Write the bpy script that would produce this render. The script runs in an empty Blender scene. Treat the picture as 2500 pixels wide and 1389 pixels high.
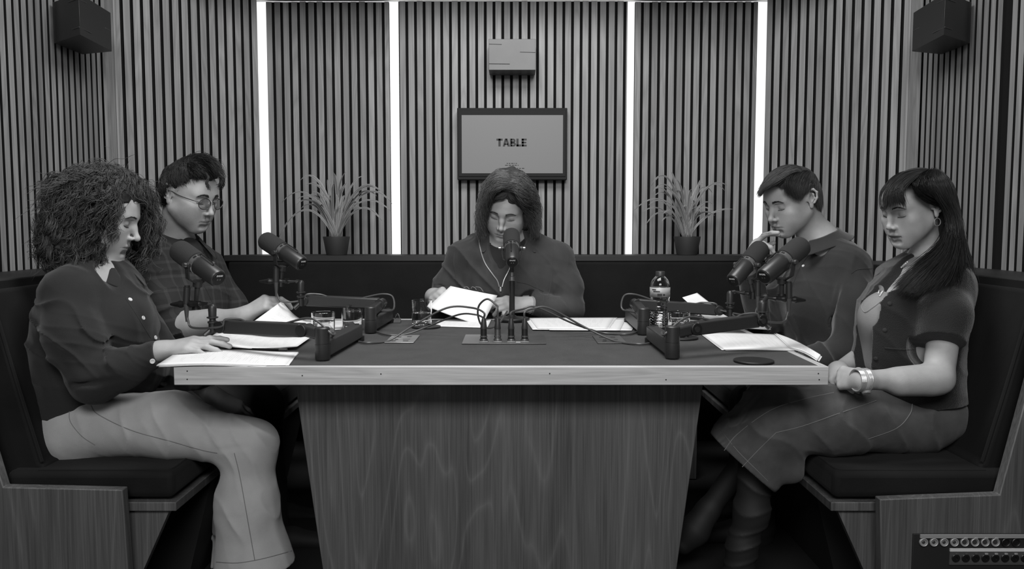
import bpy, bmesh, math, random
import numpy as np
from mathutils import Vector, Matrix
rnd = random.Random(7)
# ------------------------------------------------------------------ camera, world, lights, exposure
scn = bpy.context.scene
COL = scn.collection
FPX, PITCH, EYE = 1950.0, math.atan(142.5/1950.0), 1.10
cam_d = bpy.data.cameras.new('camera'); cam = bpy.data.objects.new('camera', cam_d); COL.objects.link(cam)
cam_d.sensor_width = 36.0; cam_d.lens = 36.0*FPX/2500.0; cam_d.clip_start = 0.05
cam.location = (0, 0, EYE); cam.rotation_euler = (math.pi/2-PITCH, 0, 0)
scn.camera = cam
scn.view_settings.view_transform = 'Standard'; scn.view_settings.look = 'None'
scn.view_settings.gamma = 1; scn.view_settings.use_curve_mapping = False
scn.view_settings.exposure = 0.0
w = bpy.data.worlds.new('world'); scn.world = w; w.use_nodes = True
w.node_tree.nodes['Background'].inputs[0].default_value = (1, 1, 1, 1)
w.node_tree.nodes['Background'].inputs[1].default_value = 0.05
def area(name, loc, target, sx, sy, power):
    d = bpy.data.lights.new(name, 'AREA'); d.shape = 'RECTANGLE'; d.size = sx; d.size_y = sy; d.energy = power
    o = bpy.data.objects.new(name, d); COL.objects.link(o); o.location = loc
    o.rotation_euler = (Vector(target)-Vector(loc)).to_track_quat('-Z', 'Y').to_euler()
    return o
area('ceiling_softbox', (0.0, 2.0, 2.6), (0, 2.6, 0.8), 1.3, 0.7, 45)
area('front_softbox', (0.0, -0.6, 2.45), (0, 3.0, 0.8), 1.6, 0.8, 74)
area('low_fill', (-0.9, -1.3, 1.25), (0, 2.6, 0.8), 1.2, 0.6, 9)

def P(px, py, D):
    u = (px-1250)/FPX; v = -(py-694.5)/FPX
    y = math.cos(PITCH)+v*math.sin(PITCH); z = -math.sin(PITCH)+v*math.cos(PITCH)
    return Vector((u*D/y, D, EYE+z*D/y))
def T(px, py, z=0.75):
    u = (px-1250)/FPX; v = -(py-694.5)/FPX
    y = math.cos(PITCH)+v*math.sin(PITCH); zz = -math.sin(PITCH)+v*math.cos(PITCH)
    k = (z-EYE)/zz
    return Vector((u*k, y*k, z))

# ------------------------------------------------------------------ materials
def newmat(name):
    m = bpy.data.materials.new(name); m.use_nodes = True
    nt = m.node_tree; b = nt.nodes['Principled BSDF']
    return m, nt, b
def L(nt, a, b): nt.links.new(a, b)
def node(nt, t, **kw):
    n = nt.nodes.new(t)
    for k, v in kw.items():
        if k.startswith('i_'): n.inputs[k[2:].replace('_', ' ')].default_value = v
        else: setattr(n, k, v)
    return n
def g(v): return (v, v, v, 1)
def plain(name, val, rough=0.5, metal=0.0, spec=0.5, bump=0.0, bscale=300, var=0.0, vscale=20, tone=False, sss=0.0, sheen=0.0, coat=0.0):
    m, nt, b = newmat(name)
    b.inputs['Base Color'].default_value = g(val); b.inputs['Roughness'].default_value = rough
    b.inputs['Metallic'].default_value = metal; b.inputs['Specular IOR Level'].default_value = spec
    if coat: b.inputs['Coat Weight'].default_value = coat
    if sheen: b.inputs['Sheen Weight'].default_value = sheen; b.inputs['Sheen Roughness'].default_value = 0.4
    if sss:
        b.inputs['Subsurface Weight'].default_value = sss; b.inputs['Subsurface Radius'].default_value = (1, 1, 1)
        b.inputs['Subsurface Scale'].default_value = 0.006
    tc = node(nt, 'ShaderNodeTexCoord')
    src = None
    if var:
        n = node(nt, 'ShaderNodeTexNoise', i_Scale=vscale, i_Detail=5.0); L(nt, tc.outputs['Object'], n.inputs['Vector'])
        mr = node(nt, 'ShaderNodeMapRange'); L(nt, n.outputs['Fac'], mr.inputs[0])
        mr.inputs[1].default_value = 0.3; mr.inputs[2].default_value = 0.7
        mr.inputs[3].default_value = val*(1-var); mr.inputs[4].default_value = val*(1+var)
        src = mr.outputs[0]
    if tone:
        a = node(nt, 'ShaderNodeAttribute', attribute_name='tone')
        mm = node(nt, 'ShaderNodeMath', operation='MULTIPLY'); L(nt, a.outputs['Fac'], mm.inputs[0])
        if src: L(nt, src, mm.inputs[1])
        else: mm.inputs[1].default_value = val
        src = mm.outputs[0]
    if src: L(nt, src, b.inputs['Base Color'])
    if bump:
        n = node(nt, 'ShaderNodeTexNoise', i_Scale=bscale, i_Detail=3.0); L(nt, tc.outputs['Object'], n.inputs['Vector'])
        bp = node(nt, 'ShaderNodeBump', i_Strength=bump, i_Distance=0.002); L(nt, n.outputs['Fac'], bp.inputs['Height'])
        L(nt, bp.outputs[0], b.inputs['Normal'])
    return m
def wood(name, lo, hi, attr=True, along='Z', rough=0.45, ring=10.0, sc=1.0, knots=True):
    m, nt, b = newmat(name); b.inputs['Roughness'].default_value = rough
    b.inputs['Specular IOR Level'].default_value = 0.35
    if attr:
        a = node(nt, 'ShaderNodeAttribute', attribute_name='gco'); src = a.outputs['Vector']
    else:
        a = node(nt, 'ShaderNodeTexCoord'); src = a.outputs['Object']
    mp = node(nt, 'ShaderNodeMapping'); L(nt, src, mp.inputs[0])
    s1 = {'Z': (9*sc, 9*sc, 0.9*sc), 'X': (0.9*sc, 9*sc, 9*sc), 'Y': (9*sc, 0.9*sc, 9*sc)}[along]
    mp.inputs['Scale'].default_value = s1
    n = node(nt, 'ShaderNodeTexNoise', i_Scale=1.0, i_Detail=2.5, i_Distortion=0.7); L(nt, mp.outputs[0], n.inputs['Vector'])
    mu = node(nt, 'ShaderNodeMath', operation='MULTIPLY', i_Value=ring); L(nt, n.outputs['Fac'], mu.inputs[0]); mu.inputs[1].default_value = ring
    pp = node(nt, 'ShaderNodeMath', operation='PINGPONG'); L(nt, mu.outputs[0], pp.inputs[0]); pp.inputs[1].default_value = 0.5
    mp2 = node(nt, 'ShaderNodeMapping'); L(nt, src, mp2.inputs[0])
    mp2.inputs['Scale'].default_value = tuple(v*(22 if v > sc*2 else 4) for v in s1)
    n2 = node(nt, 'ShaderNodeTexNoise', i_Scale=1.0, i_Detail=4.0); L(nt, mp2.outputs[0], n2.inputs['Vector'])
    mix = node(nt, 'ShaderNodeMath', operation='MULTIPLY_ADD'); L(nt, pp.outputs[0], mix.inputs[0]); mix.inputs[1].default_value = 0.75; L(nt, n2.outputs['Fac'], mix.inputs[2])
    n3 = node(nt, 'ShaderNodeTexNoise', i_Scale=0.35, i_Detail=1.0); L(nt, mp.outputs[0], n3.inputs['Vector'])
    ad = node(nt, 'ShaderNodeMath', operation='MULTIPLY_ADD'); L(nt, n3.outputs['Fac'], ad.inputs[0]); ad.inputs[1].default_value = 0.45; L(nt, mix.outputs[0], ad.inputs[2])
    mr = node(nt, 'ShaderNodeMapRange'); L(nt, ad.outputs[0], mr.inputs[0])
    mr.inputs[1].default_value = 0.55; mr.inputs[2].default_value = 1.25; mr.inputs[3].default_value = lo; mr.inputs[4].default_value = hi
    out = mr.outputs[0]
    if attr:
        t = node(nt, 'ShaderNodeAttribute', attribute_name='tone')
        mm = node(nt, 'ShaderNodeMath', operation='MULTIPLY'); L(nt, out, mm.inputs[0]); L(nt, t.outputs['Fac'], mm.inputs[1]); out = mm.outputs[0]
    L(nt, out, b.inputs['Base Color'])
    bp = node(nt, 'ShaderNodeBump', i_Strength=0.25, i_Distance=0.0008); L(nt, n2.outputs['Fac'], bp.inputs['Height']); L(nt, bp.outputs[0], b.inputs['Normal'])
    return m
def veneer(name, lo, hi, seed=0.0):
    """crown-cut oak veneer: thin pale growth contours over fine straight grain"""
    m, nt, b = newmat(name); b.inputs['Roughness'].default_value = .5; b.inputs['Specular IOR Level'].default_value = .3
    tc = node(nt, 'ShaderNodeTexCoord'); mp = node(nt, 'ShaderNodeMapping'); L(nt, tc.outputs['Object'], mp.inputs[0]); mp.inputs['Scale'].default_value = (5.2, 5.2, .62); mp.inputs['Location'].default_value = (seed, seed, seed)
    n = node(nt, 'ShaderNodeTexNoise', i_Scale=1.0, i_Detail=1.6, i_Distortion=.35); L(nt, mp.outputs[0], n.inputs['Vector'])
    mu = node(nt, 'ShaderNodeMath', operation='MULTIPLY'); L(nt, n.outputs['Fac'], mu.inputs[0]); mu.inputs[1].default_value = 30
    pp = node(nt, 'ShaderNodeMath', operation='PINGPONG'); L(nt, mu.outputs[0], pp.inputs[0]); pp.inputs[1].default_value = 1.0
    pw = node(nt, 'ShaderNodeMath', operation='POWER'); L(nt, pp.outputs[0], pw.inputs[0]); pw.inputs[1].default_value = 5
    m2 = node(nt, 'ShaderNodeMapping'); L(nt, tc.outputs['Object'], m2.inputs[0]); m2.inputs['Scale'].default_value = (260, 260, 5)
    n2 = node(nt, 'ShaderNodeTexNoise', i_Scale=1.0, i_Detail=4.0); L(nt, m2.outputs[0], n2.inputs['Vector'])
    m3 = node(nt, 'ShaderNodeMapping'); L(nt, tc.outputs['Object'], m3.inputs[0]); m3.inputs['Scale'].default_value = (14, 14, .5)
    n3 = node(nt, 'ShaderNodeTexNoise', i_Scale=1.0, i_Detail=3.0); L(nt, m3.outputs[0], n3.inputs['Vector'])
    a1 = node(nt, 'ShaderNodeMath', operation='MULTIPLY_ADD'); L(nt, pw.outputs[0], a1.inputs[0]); a1.inputs[1].default_value = .30; L(nt, n2.outputs['Fac'], a1.inputs[2])
    a2 = node(nt, 'ShaderNodeMath', operation='MULTIPLY_ADD'); L(nt, n3.outputs['Fac'], a2.inputs[0]); a2.inputs[1].default_value = .9; L(nt, a1.outputs[0], a2.inputs[2])
    mr = node(nt, 'ShaderNodeMapRange'); L(nt, a2.outputs[0], mr.inputs[0]); mr.inputs[1].default_value = .65; mr.inputs[2].default_value = 1.45; mr.inputs[3].default_value = lo; mr.inputs[4].default_value = hi
    L(nt, mr.outputs[0], b.inputs['Base Color'])
    bp = node(nt, 'ShaderNodeBump', i_Strength=.3, i_Distance=.0006); L(nt, n2.outputs['Fac'], bp.inputs['Height']); L(nt, bp.outputs[0], b.inputs['Normal'])
    return m
def emis(name, val, strength):
    m, nt, b = newmat(name); b.inputs['Base Color'].default_value = g(val)
    b.inputs['Emission Color'].default_value = g(1); b.inputs['Emission Strength'].default_value = strength
    return m
M = {}
M['slat'] = wood('slat_oak', 0.165, 0.285)
M['felt'] = plain('slat_backing_felt', 0.006, 0.95, spec=.2)
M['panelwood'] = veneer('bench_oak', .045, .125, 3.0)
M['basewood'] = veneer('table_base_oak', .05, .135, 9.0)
M['edgewood'] = wood('table_edge_oak', 0.34, 0.52, attr=False, along='X', ring=5, sc=2.2)
M['edgewoodY'] = wood('table_side_oak', 0.30, 0.52, attr=False, along='Y', ring=7, sc=1.2)
M['felttop'] = plain('table_top_fabric', 0.019, 0.95, bump=0.5, bscale=500, var=0.35, vscale=14, sheen=0.15)
M['velvet'] = plain('bench_velvet', 0.0055, 0.85, bump=0.2, bscale=80, var=0.4, vscale=6, sheen=0.04, spec=.25)
M['ledge'] = plain('ledge_dark', 0.012, 0.5)
M['white'] = plain('white_paint', 0.85, 0.7)
M['carpet'] = plain('dark_carpet', 0.006, 0.95, bump=0.4, bscale=200)
M['glow'] = emis('light_strip_glow', 0.8, 0.95)
M['ceiling_fill'] = emis('ceiling_fill_glow', 0.8, 3.0)
M['trim'] = plain('corner_trim', 0.30, 0.5)
M['black'] = plain('black_plastic', 0.008, 0.35)
M['blackmatte'] = plain('black_matte', 0.006, 0.8)
M['greybox'] = plain('grey_box_paint', 0.10, 0.45, var=0.12, vscale=9)
M['darkbox'] = plain('dark_box_paint', 0.017, 0.4)
M['screen'] = emis('screen_grey', 0.1, 0.0)
M['ink'] = plain('dark_print', 0.015, 0.6)

# ------------------------------------------------------------------ mesh helpers
class MB:
    def __init__(s): s.v = []; s.f = []; s.m = []; s.gco = {}; s.tone = {}
    def add(s, vs, fs, mi=0, tone=None, gco=None):
        o = len(s.v); s.v += [tuple(v) for v in vs]; s.f += [tuple(i+o for i in f) for f in fs]; s.m += [mi]*len(fs)
        if tone is not None:
            for i in range(len(vs)): s.tone[o+i] = tone if not hasattr(tone, '__len__') else tone[i]
        if gco is not None:
            for i in range(len(vs)): s.gco[o+i] = gco[i]
        return s
    def box(s, c, d, R=None, mi=0, tone=None, gco=None):
        c = Vector(c); h = Vector(d)/2; vs = []
        for x in (-1, 1):
            for y in (-1, 1):
                for z in (-1, 1):
                    q = Vector((x*h.x, y*h.y, z*h.z))
                    if R is not None: q = R @ q
                    vs.append(c+q)
        fs = [(0, 1, 3, 2), (4, 6, 7, 5), (0, 4, 5, 1), (2, 3, 7, 6), (0, 2, 6, 4), (1, 5, 7, 3)]
        return s.add(vs, fs, mi, tone, gco)
    def tube(s, pts, r, n=10, mi=0, cap=True, tone=None):
        pts = [Vector(p) for p in pts]; k = len(pts)
        rs = r if hasattr(r, '__len__') else [r]*k
        t0 = (pts[1]-pts[0]).normalized()
        u = t0.orthogonal().normalized(); vs = []
        for i in range(k):
            t = (pts[min(i+1, k-1)]-pts[max(i-1, 0)])
            t = t.normalized() if t.length > 1e-9 else t0
            u = (u-t*u.dot(t)); u = u.normalized() if u.length > 1e-6 else t.orthogonal().normalized()
            w_ = t.cross(u)
            for j in range(n):
                a = 2*math.pi*j/n
                vs.append(pts[i]+(u*math.cos(a)+w_*math.sin(a))*rs[i])
        fs = []
        for i in range(k-1):
            for j in range(n):
                fs.append((i*n+j, i*n+(j+1) % n, (i+1)*n+(j+1) % n, (i+1)*n+j))
        if cap: fs.append(tuple(range(n))[::-1]); fs.append(tuple((k-1)*n+j for j in range(n)))
        return s.add(vs, fs, mi, tone)
    def lathe(s, prof, n=32, Mx=None, mi=0, wob=None):
        vs = []; k = len(prof)
        for i, (r, z) in enumerate(prof):
            for j in range(n):
                a = 2*math.pi*j/n; rr = r if wob is None else r*wob(a, z)
                q = Vector((rr*math.cos(a), rr*math.sin(a), z))
                vs.append(Mx @ q if Mx is not None else q)
        fs = []
        for i in range(k-1):
            for j in range(n):
                fs.append((i*n+j, i*n+(j+1) % n, (i+1)*n+(j+1) % n, (i+1)*n+j))
        if prof[0][0] > 1e-6: fs.append(tuple(range(n))[::-1])
        if prof[-1][0] > 1e-6: fs.append(tuple((k-1)*n+j for j in range(n)))
        return s.add(vs, fs, mi)
    def prism(s, poly, vec, mi=0):
        n = len(poly); vec = Vector(vec); a = [Vector(p) for p in poly]
        vs = a+[p+vec for p in a]
        fs = [tuple(range(n))[::-1], tuple(range(n, 2*n))]+[(i, (i+1) % n, n+(i+1) % n, n+i) for i in range(n)]
        return s.add(vs, fs, mi)
    def build(s, name, mats, parent=None, smooth=True, bevel=0, seg=2, merge=False, kind=None, label=None, sub=0):
        me = bpy.data.meshes.new(name); me.from_pydata(s.v, [], s.f)
        if not isinstance(mats, (list, tuple)): mats = [mats]
        for m in mats: me.materials.append(m)
        me.polygons.foreach_set('material_index', s.m)
        if s.gco:
            at = me.attributes.new('gco', 'FLOAT_VECTOR', 'POINT')
            for i, q in s.gco.items(): at.data[i].vector = q
        if s.tone:
            at = me.attributes.new('tone', 'FLOAT', 'POINT')
            for i, q in s.tone.items(): at.data[i].value = q
        bm = bmesh.new(); bm.from_mesh(me)
        if merge: bmesh.ops.remove_doubles(bm, verts=bm.verts, dist=1e-5)
        bmesh.ops.recalc_face_normals(bm, faces=bm.faces)
        if smooth:
            for f in bm.faces: f.smooth = True
            for e in bm.edges:
                if len(e.link_faces) == 2 and e.calc_face_angle(0) > math.radians(35): e.smooth = False
        bm.to_mesh(me); bm.free()
        o = bpy.data.objects.new(name, me); COL.objects.link(o)
        if parent is not None: o.parent = parent
        if bevel:
            b = o.modifiers.new('bevel', 'BEVEL'); b.width = bevel; b.segments = seg; b.limit_method = 'ANGLE'; b.angle_limit = math.radians(40)
        if kind: o['kind'] = kind
        if label: o['label'] = label
        return o
def tag(o, label=None, cat=None, group=None, kind=None):
    if label: o['label'] = label
    if cat: o['category'] = cat
    if group: o['group'] = group
    if kind: o['kind'] = kind
    return o
def thing(name, loc, label, cat, group=None):
    o = bpy.data.objects.new(name, None); COL.objects.link(o); o.empty_display_size = 0.05
    o['_loc'] = 0; del o['_loc']
    o.location = loc
    return tag(o, label, cat, group)
def rel(root):                      # parts of things built in world coordinates: cancel the root's offset
    Mi = Matrix.Translation(root.location).inverted()
    for c in root.children: c.matrix_parent_inverse = Mi
def bez(p0, p1, p2, p3, n=16):
    p0, p1, p2, p3 = map(Vector, (p0, p1, p2, p3)); out = []
    for i in range(n+1):
        t = i/n; out.append(p0*(1-t)**3+p1*3*t*(1-t)**2+p2*3*t*t*(1-t)+p3*t**3)
    return out
def crom(pts, n=8):
    pts = [Vector(p) for p in pts]; q = [2*pts[0]-pts[1]]+pts+[2*pts[-1]-pts[-2]]; out = []
    for i in range(1, len(q)-2):
        a, b, c, d = q[i-1:i+3]
        for j in range(n):
            t = j/n
            out.append(0.5*((2*b)+(c-a)*t+(2*a-5*b+4*c-d)*t*t+(3*b-a-3*c+d)*t**3))
    out.append(pts[-1]); return out

# ------------------------------------------------------------------ the room
TOPZ, LEDZ = 2.128, 0.95
def slat_wall(name, a, b, z0, z1, start=0.0, pitch=0.04, wslat=0.027, gap_at=None, top=None):
    """acoustic panel: dark felt backing with oak slats; a,b are its plan ends (front face), room side to the left of a->b reversed"""
    a = Vector((a[0], a[1], 0)); b = Vector((b[0], b[1], 0)); d = (b-a); Ln = d.length; t = d.normalized(); nrm = Vector((t.y, -t.x, 0))
    if nrm.y > 0 and abs(nrm.y) > 0.5: nrm = -nrm
    if abs(nrm.y) <= 0.5 and nrm.x*(a.x+b.x) > 0: nrm = -nrm
    th = 0.011; mb = MB(); R = Matrix(((t.x, nrm.x, 0), (t.y, nrm.y, 0), (0, 0, 1)))
    back = (a+b)/2-nrm*(th+0.006); back.z = (z0+z1)/2
    mb.box(back, (Ln, 0.012, z1-z0), R, mi=1)
    x = start
    while x < Ln-0.004:
        w2 = min(wslat, Ln-x)
        if gap_at and gap_at[0] < x+w2/2 < gap_at[1]: x += pitch; continue
        c = a+t*(x+w2/2)-nrm*(th/2); zt = z1-(0.004*rnd.random()); c.z = (z0+zt)/2
        r1, r2 = rnd.random()*40, rnd.random()*40; gc = []
        for sx in (-1, 1):
            for sy in (-1, 1):
                for sz in (-1, 1): gc.append((r1+sx*w2/2, r2+sy*0.006, sz*(zt-z0)/2+r1))
        mb.box(c, (w2, th, zt-z0), R, mi=0, tone=rnd.uniform(0.80, 1.12), gco=gc)
        mb.m[-6] = 2; mb.m[-5] = 2
        x += pitch
    return mb.build(name, [M['slat'], M['felt'], M['felt']], smooth=False, kind='structure')
slat_wall('wall_back', (-0.522, 3.74), (0.530, 3.74), LEDZ, TOPZ, 0.006)
slat_wall('wall_back_left', (-1.163, 3.86), (-0.583, 3.86), LEDZ, TOPZ+0.03, 0.0)
slat_wall('wall_back_right', (0.583, 3.86), (1.163, 3.86), LEDZ, TOPZ+0.03, 0.0)
slat_wall('wall_angled_left', (-1.172, 3.750), (-1.62, 3.31), LEDZ, 2.138, 0.0)
slat_wall('wall_angled_right', (1.172, 3.750), (1.62, 3.31), LEDZ, 2.138, 0.0)
slat_wall('wall_left', (-1.625, 3.215), (-1.625, 1.9), LEDZ, 2.25, 0.005)
slat_wall('wall_right', (1.625, 3.215), (1.625, 1.9), LEDZ, 2.25, 0.005, gap_at=(0.515, 0.57))
# building walls behind the panels and the recesses the strips sit in
mb = MB(); mb.box((0, 4.06, 1.25), (3.6, 0.06, 2.5)); mb.build('wall_outer_back', M['felt'], kind='structure')
mb = MB(); mb.box((-1.72, 2.9, 1.25), (0.06, 2.4, 2.5)); mb.build('wall_outer_left', M['felt'], kind='structure')
mb = MB(); mb.box((1.72, 2.9, 1.25), (0.06, 2.4, 2.5)); mb.build('wall_outer_right', M['felt'], kind='structure')
mb = MB(); mb.box((0, 1.2, -0.02), (6, 6.2, 0.04)); mb.build('floor', M['carpet'], kind='structure')
mb = MB(); mb.box((0, 3.69, 2.185), (3.5, 0.72, 0.04)); mb.build('ceiling', M['white'], kind='structure')
for i, sx in enumerate((-1, 1)):
    mb = MB(); mb.box((sx*1.604, 3.292, (LEDZ+2.2)/2), (0.007, 0.007, 2.2-LEDZ)); mb.build('trim_%d' % (i+1), M['trim'], kind='structure')
    zz0, zz1 = LEDZ, 2.2; bx = [(sx*1.624, 3.225), (sx*1.624, 3.300), (sx*1.609, 3.298), (sx*1.612, 3.225)]; mb = MB(); o0 = [(a, b_, zz0) for a, b_ in bx]; mb.prism(o0, (0, 0, zz1-zz0))
    mb.gco = {j: (v[1]*1.0+7, v[0], v[2]) for j, v in enumerate(mb.v)}; mb.tone = {j: .95 for j in range(len(mb.v))}; mb.build('trim_%d' % (i+3), M['slat'], smooth=False, kind='structure')
labs = ['outermost left glowing white strip beside the angled slat panel', 'white glowing strip left of the central slat panel', 'white glowing strip right of the central slat panel', 'outermost right glowing white strip beside the angled slat panel']
for i, (x0, x1) in enumerate(((-1.262, -1.135), (-0.62, -0.515), (0.515, 0.62), (1.135, 1.262))):
    mb = MB(); mb.box(((x0+x1)/2, 3.905, (LEDZ+2.2)/2), (x1-x0, 0.02, 2.2-LEDZ+0.02))
    tag(mb.build('light_strip', M['glow'], bevel=0.003), labs[i], 'light', 'vertical light strips between the slat panels')

for (x0, x1, y, z, lab) in ((-0.50, 0.50, 3.80, 2.085, 'added lamp behind the top of the central slat panel, brightening the ceiling'), (-1.13, -0.60, 3.893, 2.11, 'added lamp behind the top of the slat panel at the left plant, brightening the ceiling'), (0.60, 1.13, 3.893, 2.11, 'added lamp behind the top of the slat panel at the right plant, brightening the ceiling')):
    mb = MB(); mb.box(((x0+x1)/2, y, z), (x1-x0, 0.02, 0.03)); tag(mb.build('added_ceiling_fill', M['ceiling_fill'], bevel=0.002), lab, 'light')  # mostly hidden lamps added behind the panel tops to brighten the ceiling

# ------------------------------------------------------------------ benches
def ledge_and_bench():
    # rear bench along the back wall
    b = thing('bench', (0, 3.6, 0), 'dark velvet bench running along the back wall behind the man in the centre', 'bench')
    mb = MB(); mb.box((0, 3.68, 0.955), (2.6, 0.16, 0.028)); mb.build('ledge', M['ledge'], b, bevel=0.003)
    mb = MB(); mb.box((0, 3.625, 0.70), (2.56, 0.06, 0.48)); mb.build('backrest', M['velvet'], b, bevel=0.012, seg=4)
    mb = MB(); mb.box((0, 3.49, 0.41), (1.6, 0.24, 0.10)); mb.build('seat_cushion', M['velvet'], b, bevel=0.02, seg=4)
    mb = MB(); mb.box((0, 3.5, 0.18), (1.6, 0.2, 0.35)); mb.build('plinth', M['panelwood'], b)
    rel(b)
    for s, side in ((-1, 'left'), (1, 'right')):
        x = lambda v: s*v
        e = 0.045 if s < 0 else 0.0
        b = thing('bench', (x(1.2), 2.7, 0), 'dark velvet bench with oak end panel on the %s, under the two people seated there' % side, 'bench')
        # backrest: slanted cushion, extruded along Y
        poly = [(x(1.245), 2.09, 0.462), (x(1.262), 2.09, 0.47), (x(1.375), 2.09, 0.93), (x(1.50), 2.09, 0.93), (x(1.42), 2.09, 0.41), (x(1.26), 2.09, 0.41)]
        mb = MB(); mb.prism(poly, (0, 1.40, 0)); mb.build('backrest', M['velvet'], b, bevel=0.014, seg=4)
        pts = [(x(1.252), 2.086, 0.475), (x(1.31), 2.083, 0.70), (x(1.368), 2.086, 0.925)]
        mb = MB(); mb.tube(crom(pts, 6), 0.005, 8); mb.build('piping', M['velvet'], b)
        mb = MB(); mb.box((x(1.515), 2.72, 0.94), (0.25, 1.28, 0.03)); mb.build('ledge', M['ledge'], b, bevel=0.004)
        # seat cushion
        mb = MB(); mb.prism([(x(0.845+e), 2.055, 0.385), (x(1.33), 2.055, 0.385), (x(1.33), 2.055, 0.458), (x(0.845+e), 2.055, 0.458)], (0, 1.45, 0))
        mb.build('seat_cushion', M['velvet'], b, bevel=0.018, seg=5)
        pts = [(x(0.858+e), 3.4, 0.4565), (x(0.858+e), 2.09, 0.4565), (x(0.8595+e), 2.078, 0.4565), (x(0.865+e), 2.071, 0.4565), (x(0.875+e), 2.069, 0.4565), (x(1.25), 2.069, 0.4565)]
        mb = MB(); mb.tube(pts, 0.0035, 8); mb.build('piping', M['velvet'], b)
        mb = MB(); mb.box((x(1.09+e), 2.78, 0.363), (0.50, 1.45, 0.024)); mb.build('seat_board', M['panelwood'], b, bevel=0.002)
        mb = MB(); mb.prism([(x(0.85), 2.075, 0.35), (x(0.97), 2.075, 0.35), (x(0.975), 2.075, 0.0), (x(0.97), 2.075, 0.165)], (0, 0.02, 0))
        mb = MB(); mb.prism([(x(0.862+e), 2.068, 0.351), (x(1.0+e), 2.068, 0.351), (x(1.0+e), 2.068, 0.05)], (0, 0.024, 0)); mb.build('brace', M['panelwood'], b, bevel=0.0015)
        # recessed plinth behind the brace
        mb = MB(); mb.prism([(x(0.90), 2.35, 0.351), (x(1.2), 2.35, 0.351), (x(1.2), 2.35, 0.0), (x(0.99), 2.35, 0.0)], (0, 1.1, 0)); mb.build('plinth', M['blackmatte'], b)
        # end panel: L-shaped board with slanted upright
        poly = [(x(0.965), 2.005, 0), (x(0.945), 2.005, 0.40), (x(1.252), 2.005, 0.412), (x(1.366), 2.005, 0.93), (x(1.62), 2.005, 0.93), (x(1.62), 2.005, 0)]
        if s < 0: poly = [(x(0.985), 2.005, 0), (x(1.0), 2.005, 0.425), (x(1.305), 2.005, 0.432), (x(1.43), 2.005, 0.93), (x(1.62), 2.005, 0.93), (x(1.62), 2.005, 0)]
        mb = MB(); mb.prism(poly, (0, 0.030, 0)); mb.build('end_panel', M['panelwood'], b, bevel=0.0025)
        rel(b)
ledge_and_bench()

# ------------------------------------------------------------------ table
TX0, TX1, TY0, TY1, TZ = -0.846, 0.792, 1.975, 3.01, 0.75
tb = thing('table', (-0.03, 2.5, 0), 'large podcast table with dark fabric top, pale oak edging and a slab oak base', 'table')
mb = MB(); mb.box(((TX0+TX1)/2, (TY0+TY1)/2, TZ-0.0225), (TX1-TX0-0.036, TY1-TY0-0.036, 0.042)); mb.build('tabletop', M['felttop'], tb)
for nm, c, d, m in (('edge_board', ((TX0+TX1)/2, TY0+0.009, TZ-0.0235), (TX1-TX0, 0.018, 0.047), 'edgewood'), ('edge_board', ((TX0+TX1)/2, TY1-0.009, TZ-0.0235), (TX1-TX0, 0.018, 0.047), 'edgewood'),
                    ('edge_board', (TX0+0.009, (TY0+TY1)/2, TZ-0.0235), (0.018, TY1-TY0-0.036, 0.047), 'edgewoodY'), ('edge_board', (TX1-0.009, (TY0+TY1)/2, TZ-0.0235), (0.018, TY1-TY0-0.036, 0.047), 'edgewoodY')):
    mb = MB(); mb.box(c, d); mb.build(nm, M[m], tb, bevel=0.002)
for px, py in ((457, 906), (457, 926), (738, 917), (930, 913), (1342, 912), (1626, 927), (1998, 912), (2000, 927)):
    q = P(px, py, TY0); mb = MB(); mb.lathe([(0.0, 0), (0.0018, 0), (0.0018, 0.0006), (0, 0.0006)], 10, Matrix.Translation((q.x, TY0+0.0003, q.z)) @ Matrix.Rotation(math.pi/2, 4, 'X'))
    mb.build('screw_hole', M['blackmatte'], tb)
# slab base: trapezoid slab narrowing to the floor
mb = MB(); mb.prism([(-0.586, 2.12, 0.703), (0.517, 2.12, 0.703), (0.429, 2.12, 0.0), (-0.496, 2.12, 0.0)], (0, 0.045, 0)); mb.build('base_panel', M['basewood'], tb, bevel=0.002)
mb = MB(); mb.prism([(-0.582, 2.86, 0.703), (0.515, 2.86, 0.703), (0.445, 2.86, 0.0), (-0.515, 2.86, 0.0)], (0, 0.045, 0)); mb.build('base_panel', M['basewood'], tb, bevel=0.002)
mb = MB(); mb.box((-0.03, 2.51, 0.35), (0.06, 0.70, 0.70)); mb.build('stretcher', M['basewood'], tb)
rel(tb)

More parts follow.
